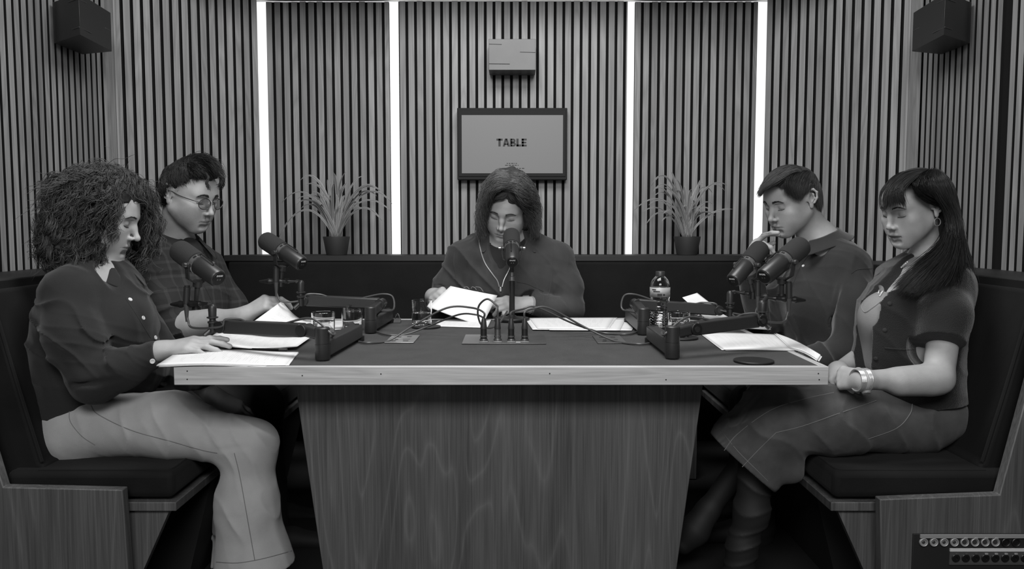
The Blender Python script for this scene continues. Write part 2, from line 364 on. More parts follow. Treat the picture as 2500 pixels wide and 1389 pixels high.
# ================================================================== props
M['foam'] = plain('mic_foam', 0.022, 0.95, bump=0.8, bscale=900)
M['micbody'] = plain('mic_body_metal', 0.05, 0.38, metal=0.55)
M['micring'] = plain('mic_ring_metal', 0.30, 0.3, metal=0.8)
M['armpaint'] = plain('arm_black_aluminium', 0.022, 0.42)
M['armdark'] = plain('arm_joint_plastic', 0.010, 0.4)
M['cable'] = plain('cable_rubber', 0.055, 0.4)
M['chrome'] = plain('chrome', 0.55, 0.18, metal=1.0)
M['steel'] = plain('brushed_steel', 0.22, 0.35, metal=0.9)
M['pot'] = plain('pot_dark', 0.028, 0.6)
M['lettering'] = plain('lettering_light', 0.55, 0.6)
def paper_mat():
    m, nt, b = newmat('printed_paper'); b.inputs['Roughness'].default_value = 0.8
    a = node(nt, 'ShaderNodeAttribute', attribute_name='gco')
    sp = node(nt, 'ShaderNodeSeparateXYZ'); L(nt, a.outputs['Vector'], sp.inputs[0])
    def M2(op, x, y=None, c=None):
        n = node(nt, 'ShaderNodeMath', operation=op)
        for i, q in enumerate((x, y, c)):
            if q is None: continue
            if isinstance(q, (int, float)): n.inputs[i].default_value = q
            else: L(nt, q, n.inputs[i])
        return n.outputs[0]
    u, v = sp.outputs[0], sp.outputs[1]          # u along the lines of text, v down the page, both in metres
    row = M2('MULTIPLY', v, 1/0.0055); fr = M2('FRACT', row); line = M2('LESS_THAN', fr, 0.32)
    cb = node(nt, 'ShaderNodeCombineXYZ'); L(nt, M2('MULTIPLY', u, 260), cb.inputs[0]); L(nt, M2('FLOOR', row), cb.inputs[1])
    n1 = node(nt, 'ShaderNodeTexNoise', i_Scale=1.0, i_Detail=0.0); L(nt, cb.outputs[0], n1.inputs['Vector'])
    words = M2('GREATER_THAN', n1.outputs['Fac'], 0.47)
    cb2 = node(nt, 'ShaderNodeCombineXYZ'); L(nt, M2('MULTIPLY', u, 14), cb2.inputs[0]); L(nt, M2('MULTIPLY', M2('FLOOR', row), 0.37), cb2.inputs[1]); L(nt, sp.outputs[2], cb2.inputs[2])
    n2 = node(nt, 'ShaderNodeTexNoise', i_Scale=1.0, i_Detail=0.0); L(nt, cb2.outputs[0], n2.inputs['Vector'])
    para = M2('GREATER_THAN', n2.outputs['Fac'], 0.5)
    inu = M2('LESS_THAN', M2('ABSOLUTE', M2('SUBTRACT', u, 0.105)), 0.075); inv = M2('LESS_THAN', M2('ABSOLUTE', M2('SUBTRACT', v, 0.148)), 0.115)
    msk = M2('MULTIPLY', M2('MULTIPLY', line, words), M2('MULTIPLY', para, M2('MULTIPLY', inu, inv)))
    col = M2('MULTIPLY_ADD', msk, -0.16, 0.72)
    L(nt, col, b.inputs['Base Color'])
    return m
M['paper'] = paper_mat()
M['blank'] = plain('blank_paper', 0.74, 0.8)
def glassmat(name, rough=0.0, ior=1.45, col=1.0):
    m, nt, b = newmat(name); b.inputs['Transmission Weight'].default_value = 1.0
    b.inputs['Roughness'].default_value = rough; b.inputs['IOR'].default_value = ior; b.inputs['Base Color'].default_value = g(col)
    return m
M['glass'] = glassmat('clear_glass'); M['water'] = glassmat('water', ior=1.33); M['petplastic'] = glassmat('clear_bottle_plastic', 0.03, 1.3, 0.97)
def leafmat():
    m, nt, b = newmat('striped_leaf'); b.inputs['Roughness'].default_value = 0.5
    a = node(nt, 'ShaderNodeAttribute', attribute_name='tone'); L(nt, a.outputs['Fac'], b.inputs['Base Color'])
    return m
M['leaf'] = leafmat()

def frame_from(z, up=(0, 0, 1)):
    z = Vector(z).normalized(); x = Vector(up).cross(z)
    if x.length < 1e-4: x = Vector((1, 0, 0))
    x.normalize(); y = z.cross(x)
    return Matrix((x, y, z)).transposed()
def text_mesh(s, size, extrude=0.0002, bold=0.0):
    c = bpy.data.curves.new('t', 'FONT'); c.body = s; c.size = size; c.extrude = extrude; c.align_x = 'CENTER'; c.align_y = 'CENTER'; c.offset = bold
    o = bpy.data.objects.new('t', c); COL.objects.link(o)
    bpy.context.view_layer.update(); dg = bpy.context.evaluated_depsgraph_get()
    me = bpy.data.meshes.new_from_object(o.evaluated_get(dg)); COL.objects.unlink(o); bpy.data.objects.remove(o); bpy.data.curves.remove(c)
    return me
def text_obj(s, size, Mx, mat, parent, name='lettering', extrude=0.0002, bold=0.0):
    me = text_mesh(s, size, extrude, bold); me.transform(Mx); me.materials.clear(); me.materials.append(mat)
    o = bpy.data.objects.new(name, me); COL.objects.link(o); o.parent = parent; return o

# ---- wall boxes
def wall_box(poly_top, z0, z1, mat, label, slots):
    c = sum((Vector((p[0], p[1], 0)) for p in poly_top), Vector())/len(poly_top)
    t = thing('wall_light', (c.x, c.y, z0), label, 'wall light')
    mb = MB(); mb.prism([(p[0], p[1], z0) for p in poly_top], (0, 0, z1-z0)); mb.build('housing', mat, t, bevel=0.0015)
    for a, b_, th in slots:
        mb = MB(); mb.tube([a, b_], th, 6); mb.build('slit', M['ink'] if mat is M['greybox'] else M['steel'], t)
    rel(t)
za, zb = 1.818, 1.948
wall_box([(-0.103, 3.725), (0.105, 3.725), (0.105, 3.60), (-0.103, 3.60)], 1.79, 1.925, M['greybox'], 'light grey box light on the slat wall above the screen',
         [((-0.102, 3.599, 1.903), (-0.045, 3.599, 1.901), 0.0009), ((0.035, 3.599, 1.868), (0.104, 3.599, 1.866), 0.0009), ((-0.102, 3.599, 1.817), (-0.01, 3.599, 1.816), 0.0012)])
for s in (-1, 1):
    # corner boxes: the nearest upright edge points at the room, the back sits on the side wall
    x = lambda v: s*v
    wall_box([(x(1.612), 2.865), (x(1.455), 2.745), (x(1.475), 3.00), (x(1.612), 3.05)], 1.742, 1.882, M['darkbox'],
             'black box light high on the %s side wall' % ('left' if s < 0 else 'right'),
             [((x(1.456), 2.743, 1.862), (x(1.458), 2.80, 1.862), 0.0009), ((x(1.456), 2.743, 1.862), (x(1.515), 2.789, 1.862), 0.0009),
              ((x(1.456), 2.743, 1.768), (x(1.459), 2.83, 1.768), 0.0009), ((x(1.456), 2.743, 1.768), (x(1.50), 2.777, 1.768), 0.0009), ((x(1.471), 2.95, 1.815), (x(1.4745), 2.998, 1.815), 0.0009)])

# ---- screen
t = thing('monitor', (0, 3.69, 1.47), 'black framed screen showing the word TABLE on the central slat wall', 'screen')
mb = MB()
mb.box((0.001, 3.705, 1.474), (0.502, 0.045, 0.325)); mb.build('frame', M['blackmatte'], t, bevel=0.003)
mb = MB(); mb.box((0.001, 3.681, 1.476), (0.488, 0.004, 0.30)); mb.build('bezel', M['blackmatte'], t, bevel=0.0015)
M['screenpic'] = emis('screen_picture', 0.05, 0.115)
q0, q1 = P(1127, 281, 3.678), P(1374, 423, 3.678)
mb = MB(); mb.box(((q0.x+q1.x)/2, 3.6785, (q0.z+q1.z)/2), (q1.x-q0.x, 0.002, q0.z-q1.z)); sc_ = mb.build('display', M['screenpic'], t)
Rx = Matrix.Rotation(math.pi/2, 4, 'X')
qt = P(1249.5, 348.5, 3.677)
def heavy(s, x, z, h, wds, st, y, parent, mat):
    """heavy block capitals built from bars (cap height h)"""
    cx = x
    for ch in s:
        w_ = wds[ch]*h; mb = MB()
        def bar(x0, z0, x1, z1): mb.prism([(cx+x0*h, y, z+z0*h), (cx+x1*h, y, z+z0*h), (cx+x1*h, y, z+z1*h), (cx+x0*h, y, z+z1*h)], (0, 0.0006, 0))
        W = wds[ch]
        if ch == 'T': bar(0, 1-st*.85, W, 1); bar(W/2-st/2, 0, W/2+st/2, 1)
        if ch == 'L': bar(0, 0, st, 1); bar(0, 0, W, st*.85)
        if ch == 'E': bar(0, 0, st, 1); bar(0, 0, W, st*.78); bar(0, 1-st*.78, W, 1); bar(0, .5-st*.36, W*.92, .5+st*.36)
        if ch == 'A':
            pl = lambda P_: mb.prism([(cx+a*h, y, z+b*h) for a, b in P_], (0, 0.0006, 0))
            pl([(0, 0), (st, 0), (W/2+st*.35, 1), (W/2-st*.6, 1)]); pl([(W-st, 0), (W, 0), (W/2+st*.6, 1), (W/2-st*.35, 1)]); bar(W*.25, .2, W*.75, .2+st*.6)
        if ch == 'B':
            bar(0, 0, st, 1)
            for z0, z1, ww in ((0, .54, W), (.47, 1, W*.93)):
                out = []; r = (z1-z0)/2; inn = r-st*.75
                for i in range(13):
                    a = -math.pi/2+math.pi*i/12; out.append((ww-r+r*math.cos(a), z0+r+r*math.sin(a)))
                inner = []
                for i in range(13):
                    a = math.pi/2-math.pi*i/12; inner.append((ww-r+inn*1.1*math.cos(a), z0+r+inn*math.sin(a)))
                poly = [(st*.5, z0)]+out+[(st*.5, z1), (st*.5, z1-st*.75)]+inner+[(st*.5, z0+st*.75)]
                n = len(out)
                for i in range(n-1):
                    a, b_ = out[i], out[i+1]; c, d = inner[n-1-i], inner[n-2-i]
                    mb.prism([(cx+p[0]*h, y, z+p[1]*h) for p in (a, b_, d, c)], (0, 0.0006, 0))
                bar(st*.5, z0, ww-r, z0+st*.75); bar(st*.5, z1-st*.75, ww-r, z1)
        mb.build('letter', mat, parent, smooth=False); cx += w_+0.06*h*(0.2 if ch in 'TA' else 1)
ql = P(1212, 357.5, 3.677); qr = P(1287, 338.5, 3.677); hh = qr.z-ql.z
wd = dict(T=.80, A=.92, B=.78, L=.62, E=.66); tot = sum(wd.values())+0.06*3*.8; k = (qr.x-ql.x)/(tot*hh)
for c_ in wd: wd[c_] *= k*0.985
heavy('TABLE', ql.x, ql.z, hh, wd, 0.29, 3.6765, sc_, M['ink'])
rr = random.Random(3)
for py, x0, x1 in ((399, 1237, 1262), (403.5, 1233, 1266), (411, 1218, 1280)):
    mb = MB(); x = x0
    while x < x1:
        w_ = rr.uniform(2, 7); a = P(x, py-1.0, 3.677); b_ = P(min(x+w_, x1), py+1.0, 3.677)
        mb.box(((a.x+b_.x)/2, 3.6772, (a.z+b_.z)/2), (b_.x-a.x, 0.0004, a.z-b_.z)); x += w_+rr.uniform(1.2, 2.5)
    mb.build('small_print', M['ink'], sc_, smooth=False)
rel(t)

# ---- plants
def plant(px, tips, seed, label):
    c = P(px, 622, 3.655); c.z = 0.9695
    t = thing('potted_plant', c, label, 'plant', 'spiky plants on the ledge'); rg = random.Random(seed)
    mb = MB(); mb.lathe([(0, 0), (0.045, 0), (0.047, 0.003), (0.0605, 0.080), (0.0605, 0.083), (0.057, 0.083), (0.056, 0.072), (0, 0.070)], 40)
    mb.build('pot', M['pot'], t)
    mb = MB(); mb.lathe([(0, 0.0715), (0.0555, 0.0715), (0.0555, 0.066), (0, 0.066)], 24); mb.build('soil', M['blackmatte'], t)
    mb = MB()
    for tx, ty, arch in tips:
        e = P(tx, ty, c.y+rg.uniform(-0.07, 0.03)) - c
        b0 = Vector((rg.uniform(-.018, .018), rg.uniform(-.015, .015), 0.07))
        hor = Vector((e.x, e.y, 0)); ln = (e-b0).length
        c1 = b0+Vector((hor.x*0.25, hor.y*0.25, max(0.10, (e.z-b0.z)*0.55+arch*ln*0.8)))
        c2 = b0+Vector((hor.x*0.62, hor.y*0.62, (e.z-b0.z)*0.95+arch*ln))
        pts = bez(b0, c1, c2, e, 14); vs = []; tn = []; wmax = rg.uniform(0.0042, 0.0068); tb_ = rg.uniform(0.8, 1.15)
        side0 = Vector((rg.uniform(-1, 1), rg.uniform(-.6, .6), 0))
        for i, p in enumerate(pts):
            tg = (pts[min(i+1, 14)]-pts[max(i-1, 0)]).normalized(); n_ = Vector((0, 0, 1))*1.0+Vector((0, -0.8, 0)); s_ = tg.cross(n_)
            s_ = s_.normalized() if s_.length > 1e-4 else Vector((1, 0, 0)); u_ = s_.cross(tg)
            f_ = i/14; ww = wmax*(0.55+1.6*f_)*(1-f_)**0.55*1.1 if f_ < 1 else 0.0003
            ww = max(ww, 0.0004)
            for q_, lift, tt in ((-1, .35, .36), (-.45, .1, .10), (0, 0, .17), (.45, .1, .10), (1, .35, .36)):
                vs.append(p+s_*ww*q_+u_*ww*lift); tn.append(tt*tb_)
        fs = [(i*5+j, i*5+j+1, (i+1)*5+j+1, (i+1)*5+j) for i in range(14) for j in range(4)]
        mb.add(vs, fs, 0, tn)
    o = mb.build('foliage', M['leaf'], t)
    s_ = o.modifiers.new('solid', 'SOLIDIFY'); s_.thickness = 0.0005
def z5(l): return [(660+a/4.96, 380+b/4.96, c) for a, b, c in l]
def z6(l): return [(1530+a/5.34, 400+b/5.34, c) for a, b, c in l]
plant(822, z5([(360, 300, .28), (440, 350, .15), (140, 568, .4), (330, 520, .2), (320, 590, .3), (370, 640, .3), (460, 500, .25), (95, 1010, .75), (690, 290, 0), (720, 320, 0), (760, 200, 0), (745, 370, 0), (515, 440, .1), (560, 480, .1), (925, 190, .0), (1125, 250, .05), (945, 320, 0), (885, 370, 0), (970, 520, .1), (1330, 430, .3), (1375, 455, .3), (1290, 490, .3), (1480, 590, .45), (1465, 680, .4), (1350, 790, .5), (985, 385, .05), (650, 580, .0), (800, 470, 0), (770, 330, 0), (1110, 640, .2), (600, 600, .2), (700, 620, 0), (860, 600, 0), (480, 620, .3), (1060, 560, .15), (730, 480, 0), (640, 500, .1), (900, 480, 0)]), 5,
      'spiky striped plant in a dark pot on the ledge left of the screen')
plant(1677, z6([(320, 290, .45), (330, 380, .4), (350, 340, .2), (350, 430, .3), (285, 540, .3), (100, 603, .4), (200, 640, .3), (250, 795, .5), (450, 760, .45), (580, 105, 0), (575, 240, 0), (640, 200, 0), (745, 290, 0), (495, 310, .05), (520, 350, .05), (980, 200, .05), (990, 260, .1), (975, 330, .1), (850, 335, .1), (1310, 280, .2), (1285, 355, .35), (1115, 375, .35), (1115, 520, .2), (1090, 600, .25), (1385, 590, .05), (1150, 675, .3), (740, 575, .3), (610, 365, .2), (660, 480, 0), (760, 600, 0), (870, 470, 0), (700, 690, .1), (560, 560, .1), (1000, 650, .15), (930, 560, .05), (480, 650, .3), (620, 600, .1)]), 9,
      'spiky striped plant in a dark pot on the ledge right of the screen')

# ---- microphones
def microphone(piv, axis, label, up=(0, 0, 1), yoke=True, roll=0.0, stem_to=None, bar=True):
    """axis points from the rear cap to the foam windscreen; the pivot sits at the ring"""
    t = thing('microphone', piv, label, 'microphone', 'black broadcast microphones on the table')
    R = frame_from(axis, up).to_4x4(); Z = R.col[2].to_3d()
    W = Matrix.Translation(Vector(piv)) @ R
    mb = MB(); mb.lathe([(0, -0.088), (0.018, -0.0895), (0.0225, -0.088), (0.0252, -0.083), (0.0268, -0.02), (0.0272, -0.006), (0.0265, -0.004)], 40, R); mb.build('body', M['micbody'], t)
    mb = MB(); mb.lathe([(0.0268, -0.005), (0.0285, -0.004), (0.0285, 0.009), (0.0275, 0.010), (0.020, 0.010)], 40, R); mb.build('ring', M['micring'], t)
    for a in (0.9, 1.4, 1.9):
        q = R @ Vector((0.0287*math.cos(a), 0.0287*math.sin(a), 0.0025)); mb = MB(); mb.box(q, (0.009, 0.0015, 0.006), R.to_3x3() @ Matrix.Rotation(a-math.pi/2, 3, 'Z')); mb.build('mark', M['armdark'], t)
    mb = MB(); mb.lathe([(0.024, 0.009), (0.0305, 0.012), (0.0318, 0.025), (0.0318, 0.080), (0.030, 0.091), (0.025, 0.098), (0.015, 0.1015), (0, 0.1025)], 40, R); mb.build('windscreen', M['foam'], t)
    mb = MB(); mb.lathe([(0, -0.0905), (0.0195, -0.0905), (0.0205, -0.0895), (0.0205, -0.0885)], 36, R); rp = mb.build('rear_plate', M['black'], t)
    tx = text_obj('SHURE', 0.0068, R @ Matrix.Translation((0, 0.009, -0.0907)) @ Matrix.Rotation(math.pi, 4, 'Y'), M['lettering'], rp, bold=0.0002)
    for k in (-1, 1):
        mb = MB(); q = R @ Vector((k*0.004, -0.002, -0.0907)); mb.box(q, (0.004, 0.005, 0.0004), R.to_3x3()); mb.build('switch_mark', M['steel'], rp)
    if bar:
        pts = [R @ Vector(p) for p in ((0.004, 0.027, 0.0), (0.004, 0.033, -0.006), (0.004, 0.033, -0.05), (0.004, 0.031, -0.058), (0.004, 0.0265, -0.060))]
        mb = MB(); mb.tube(crom(pts, 4), 0.0016, 8); mb.build('guard_wire', M['armdark'], t)
    X = R.col[0].to_3d()
    for k in (-1, 1):
        c = X*k*0.030; mb = MB(); mb.tube([c, c+X*k*0.010], 0.0085, 20); mb.build('pivot_knob', M['micbody'], t, bevel=0.001)
        c2 = X*k*0.041; mb = MB(); mb.tube([c2, c2+X*k*0.008], 0.0065, 16); mb.build('thumb_screw', M['steel'], t)
    if stem_to is not None:
        st = Vector(stem_to)-Vector(piv); dn = st.normalized(); base = st-dn*0.052
        mb = MB()
        for k in (-1, 1):
            a = X*k*0.036
            pts = [a+dn*-0.006, a+dn*0.02, a*0.8+dn*0.042, base*0.5+a*0.25+dn*0.03]
            pts = [a-dn*0.006, a+dn*0.022, a*0.9+dn*0.040, X*k*0.012+dn*0.052]
            for i in range(len(pts)-1):
                d = pts[i+1]-pts[i]; Rb = frame_from(d, X); mb.box((pts[i]+pts[i+1])/2, (0.016, 0.0035, d.length+0.002), Rb @ Matrix.Rotation(math.pi/2, 3, 'Z') if False else Rb)
        mb.build('yoke', M['armpaint'], t, bevel=0.0008)
        mb = MB(); mb.tube([dn*0.048, dn*0.064], 0.013, 20); mb.tube([dn*0.060, st], 0.0075, 16); mb.build('yoke_stem', M['armpaint'], t)
    return t, W
def capsule_between(a, b): return Vector(b)-Vector(a)
MICS = []
for (ga, gd), (ra, rd), stem, lab in (
    (((427, 603), 2.262), ((538, 684), 2.165), (480, 742, 2.235), 'black microphone nearest the curly-haired person, foam end up left'),
    (((638, 580), 2.70), ((742, 647), 2.61), (686, 688, 2.665), 'black microphone on the rear left arm, in front of the pale light strip'),
    (((1862, 600), 2.66), ((1789, 687), 2.56), (1838, 718, 2.62), 'black microphone on the rear right arm, the left one of the crossing pair'),
    (((1966, 592), 2.31), ((1860, 680), 2.21), (1908, 722, 2.27), 'black microphone on the front right arm, the right one of the crossing pair')):
    G, Rr = P(*ga, gd), P(*ra, rd); ax = (G-Rr).normalized(); piv = Rr+(G-Rr)*(0.0885/0.19)
    MICS.append((microphone(piv, ax, lab, stem_to=P(*stem)), piv, P(*stem)))

# ---- boom arms
def boom(far, elbow, knuckle, l2a, l2b, mount_top, bar_a, bar_b, stem, tube_c, label):
    """far/elbow are plan points on the table; the others (px,py,D)"""
    fa, el = T(*far), T(*elbow); t = thing('boom_stand', fa, label, 'boom stand', 'low black microphone arms')
    d = el-fa; d.z = 0; z0 = 0.752
    Rb = frame_from(Vector((0, 0, 1)), d); Rb = Matrix((d.normalized().cross(Vector((0, 0, 1))), d.normalized(), Vector((0, 0, 1)))).transposed()
    c = (fa+el)/2; c.z = z0+0.028
    mb = MB(); mb.box(c-d.normalized()*0.004, (0.036, d.length-0.01, 0.040), Rb); mb.build('lower_arm', M['armpaint'], t, bevel=0.003, seg=3)
    mb = MB(); q = fa.copy(); mb.tube([(q.x, q.y, 0.7505), (q.x, q.y, z0+0.012)], 0.022, 24); mb.build('clamp_post', M['armdark'], t)
    mb = MB(); mb.lathe([(0, 0), (0.0075, 0), (0.0075, 0.0016), (0, 0.0016)], 20, Matrix.Translation((q.x, q.y, z0+0.048))); mb.build('cap_screw', M['armdark'], t)
    mb = MB(); mb.lathe([(0, z0), (0.0185, z0), (0.0195, z0+0.002), (0.0195, z0+0.040), (0.0185, z0+0.0405), (0.0185, z0+0.042), (0.0195, z0+0.0425), (0.0195, z0+0.082), (0.017, z0+0.085), (0, z0+0.085)], 32, Matrix.Translation((el.x, el.y, 0))); mb.build('elbow_joint', M['armpaint'], t)
    A, B = P(*l2a), P(*l2b)
    e2 = Vector((el.x, el.y, z0+0.066))
    mb = MB(); dd = A-e2; Rk = frame_from(dd, (0, 0, 1)); mb.box((A+e2)/2, (0.030, 0.030, dd.length+0.02), Rk); mb.build('knuckle', M['armpaint'], t, bevel=0.006, seg=3)
    n2 = (B-A).normalized().cross(Vector((0, 0, 1))).normalized()
    for q in (A, B):
        mb = MB(); mb.tube([q-n2*0.022, q+n2*0.022], 0.0165, 28); mb.build('hinge', M['armdark'], t, bevel=0.001)
        mb = MB(); mb.tube([q+n2*0.0225, q+n2*0.024], 0.008, 20); mb.build('cap_screw', M['armpaint'], t)
    Ra = frame_from(B-A, (0, 0, 1)); mb = MB(); mb.box((A+B)/2, (0.034, 0.036, (B-A).length-0.012), Ra); mb.build('upper_arm', M['armpaint'], t, bevel=0.004, seg=3)
    # tilting mount
    Mt = P(*mount_top); dirn = (B-A).normalized(); mbase = Vector((Mt.x, Mt.y, B.z-0.004))
    mb = MB(); mb.tube([B, B+dirn*0.012, mbase+Vector((0, 0, -0.008))], [0.010, 0.009, 0.008], 12)
    mb.tube([mbase+Vector((0, 0, -0.012)), mbase+Vector((0, 0, 0.012))], 0.011, 16); mb.build('tilt_joint', M['armdark'], t)
    mb = MB(); lv = Vector((dirn.x*0.02, -0.012, -0.02)); mb.tube([mbase, mbase+lv], [0.006, 0.0075], 10); mb.build('tilt_lever', M['armpaint'], t)
    hh_ = Mt.z-mbase.z
    mb = MB(); prof = [(0.0, 0.0), (0.006, 0.0), (0.006, hh_*.18), (0.013, hh_*.20), (0.014, hh_*.27), (0.009, hh_*.30), (0.0085, hh_*.38), (0.0155, hh_*.42), (0.0155, hh_*.46), (0.0105, hh_*.48), (0.0115, hh_*.86), (0.010, hh_*.93), (0.006, hh_), (0, hh_)]
    mb.lathe(prof, 24, Matrix.Translation(mbase)); mb.build('swivel', M['armpaint'], t)
    a, b_ = P(*bar_a), P(*bar_b); d3 = b_-a; mb = MB(); k = 24; pts = [a+d3*i/k for i in range(k+1)]
    rs = [0.0035+0.0045*min(1, 5*i/k)*min(1, 3.5*(k-i)/k)+(0.002 if i in (6, 7, 13, 14, 19) else 0) for i in range(k+1)]
    mb.tube(pts, rs, 12); mb.build('cross_bar', M['armdark'], t)
    mb = MB(); mb.tube([b_, Mt-Vector((0, 0, 0.006))], 0.006, 10); mb.build('bar_screw', M['armpaint'], t)
    S = P(*stem); mb = MB(); mb.tube([S+Vector((0, 0, -0.016)), S+Vector((0, 0, 0.006))], 0.0125, 20); mb.build('stem_clamp', M['armdark'], t)
    # hanging plug and cable of the microphone
    tc0, tc1 = P(*tube_c[0]), P(*tube_c[1]); mb = MB(); mb.tube([tc0, tc1], 0.0092, 16); mb.tube([tc0+Vector((0, 0, 0.0)), tc0+Vector((0, 0, .004))], 0.0075, 12); mb.build('plug', M['armpaint'], t, bevel=0.0008)
    dn = Vector((0, 0, -1)); pA = tc1; pB = B-dirn*0.03+Vector((0, 0, 0.022))
    cb = crom([pA, pA+dn*0.012, pA+dn*0.045+(-dirn)*0.004, pA+dn*0.066-dirn*0.022, (B+dirn*0.004)+Vector((0, -0.022, 0.002)), B-dirn*0.012+Vector((0, -.02, 0.022)), pB-dirn*0.02, pB-dirn*0.045-Vector((0, 0, 0.006))], 7)
    mb = MB(); mb.tube([pA, pA+dn*0.05], [0.008, 0.0035], 12); mb.tube(cb, 0.0030, 8); mb.build('cable', M['cable'], t)
    # cable hopping over the elbow
    zz = Vector((0, 0, 1)); dl = d.normalized()
    u1 = A+dirn*0.055+zz*0.018; u2 = A+zz*0.032-dirn*0.005; u3 = A-dirn*0.040+zz*0.024; u4 = (A+e2)/2-dirn*0.058-zz*0.004; u5 = Vector((el.x, el.y, z0+0.062))-dl*0.055-dirn*.020; u6 = Vector((el.x, el.y, z0+0.040))-dl*0.060
    mb = MB(); mb.tube(crom([u1-zz*.006+dirn*.02, u1, u2, u3, u4, u5, u6], 8), 0.003, 8); mb.build('cable', M['cable'], t)
    rel(t)
    return t
boom((872, 831), (788, 879), None, (745, 806, 2.10), (548, 797, 2.20), (518, 742, 2.20), (417, 743, 2.24), (508, 741, 2.20), (480, 742, 2.235), ((457, 700, 2.22), (455, 742, 2.22)), 'low black microphone arm at the front left of the table')
boom((948, 787), (905, 813), None, (930, 741, 2.66), (745, 733, 2.68), (734, 684, 2.66), (633, 687, 2.66), (722, 686, 2.66), (686, 688, 2.665), ((674, 654, 2.64), (674, 688, 2.64)), 'low black microphone arm at the rear left, beside the binder clip')
boom((1538, 787), (1570, 817), None, (1552, 742, 2.66), (1752, 757, 2.68), (1783, 710, 2.64), (1900, 728, 2.62), (1795, 712, 2.64), (1838, 718, 2.62), ((1850, 688, 2.60), (1850, 722, 2.60)), 'low black microphone arm at the rear right, behind the water bottle')
boom((1592, 836), (1641, 875), None, (1690, 802, 2.13), (1850, 782, 2.22), (1862, 733, 2.24), (1966, 733, 2.26), (1872, 727, 2.25), (1908, 722, 2.27), ((1926, 690, 2.25), (1926, 728, 2.25)), 'low black microphone arm at the front right of the table')

# centre microphone on a round-base stand
bs = T(1250, 786); mbase = bs
G, Rr = P(1249, 583, 2.99), P(1251, 640, 2.865); ax = (G-Rr).normalized(); piv = Rr+ax*0.088
microphone(piv, ax, 'black microphone on the upright stand in front of the man in the centre', stem_to=Vector((piv.x, piv.y+0.004, piv.z-0.098)))
t = thing('microphone_stand', (bs.x, bs.y, TZ), 'black round-base desk stand holding the centre microphone', 'stand')
dy = piv.y+0.004-bs.y; H_ = piv.z-0.098-TZ
mb = MB(); mb.lathe([(0, 0), (0.063, 0), (0.065, 0.003), (0.065, 0.009), (0.062, 0.012), (0.02, 0.016), (0.012, 0.022), (0, 0.022)], 48, Matrix.Translation((0, dy, 0))); mb.build('base', M['armdark'], t)
mb = MB(); mb.tube([(0, dy, 0.02), (0, dy, H_-0.02)], 0.0105, 20); mb.build('pole', M['black'], t)
mb = MB(); mb.tube([(0, dy, H_-0.022), (0, dy, H_-0.006)], 0.0135, 20); mb.tube([(0, dy, H_-0.006), (0, dy, H_+0.01)], 0.009, 16); mb.build('clutch', M['steel'], t, bevel=0.001)

# ---- connector plate with four plugs and their cables
pl = [T(1129, 841), T(1334, 841), T(1322, 817), T(1140, 817)]
cpt = sum(pl, Vector())/4
t = thing('connector_plate', (cpt.x, cpt.y, TZ), 'grey metal plate let into the centre of the table with four sockets', 'connector plate')
M['plate'] = plain('plate_metal', 0.10, 0.35, metal=0.4)
mb = MB(); mb.box((cpt.x, cpt.y, TZ+0.001), (0.252, 0.20, 0.002)); mb.build('plate', M['plate'], t, bevel=0.0008)
conn = [(1181, 838), (1215, 838), (1248, 838), (1281, 838)]; PL = []
for px, py in conn:
    q = T(px, py-3); PL.append(q)
    mb = MB(); mb.box((q.x, q.y, TZ+0.0035), (0.026, 0.031, 0.003)); mb.lathe([(0, 0), (0.0115, 0), (0.0125, 0.002), (0.0125, 0.006), (0, 0.006)], 24, Matrix.Translation((q.x, q.y, TZ+0.004))); mb.build('socket', M['steel'], t, bevel=0.0005)
mb = MB(); q = T(1265, 837); mb.box((q.x, q.y, TZ+0.0026), (0.014, 0.008, 0.001)); mb.build('label_tag', M['lettering'], t)
rel(t)
ends = [  # cable route in (px,py,D) after leaving the plug
 [(1150, 751, 2.44), (1090, 752, 2.45), (1005, 797, 2.44), (950, 831), (900, 837), (876, 834)],
 None,
 [(1275, 755, 2.46), (1310, 750, 2.48), (1400, 790, 2.52), (1470, 812), (1530, 816), (1562, 808)],
 [(1300, 754, 2.42), (1340, 752, 2.43), (1430, 800, 2.45), (1500, 832), (1560, 840), (1596, 836)]]
plabs = ['leftmost of the four upright plugs, its grey cable running off to the left', 'second upright plug from the left, silver collar, its cable looping up and over', 'third upright plug from the left, its cable arcing to the rear right arm', 'rightmost of the four upright plugs, its cable arcing to the front right arm']
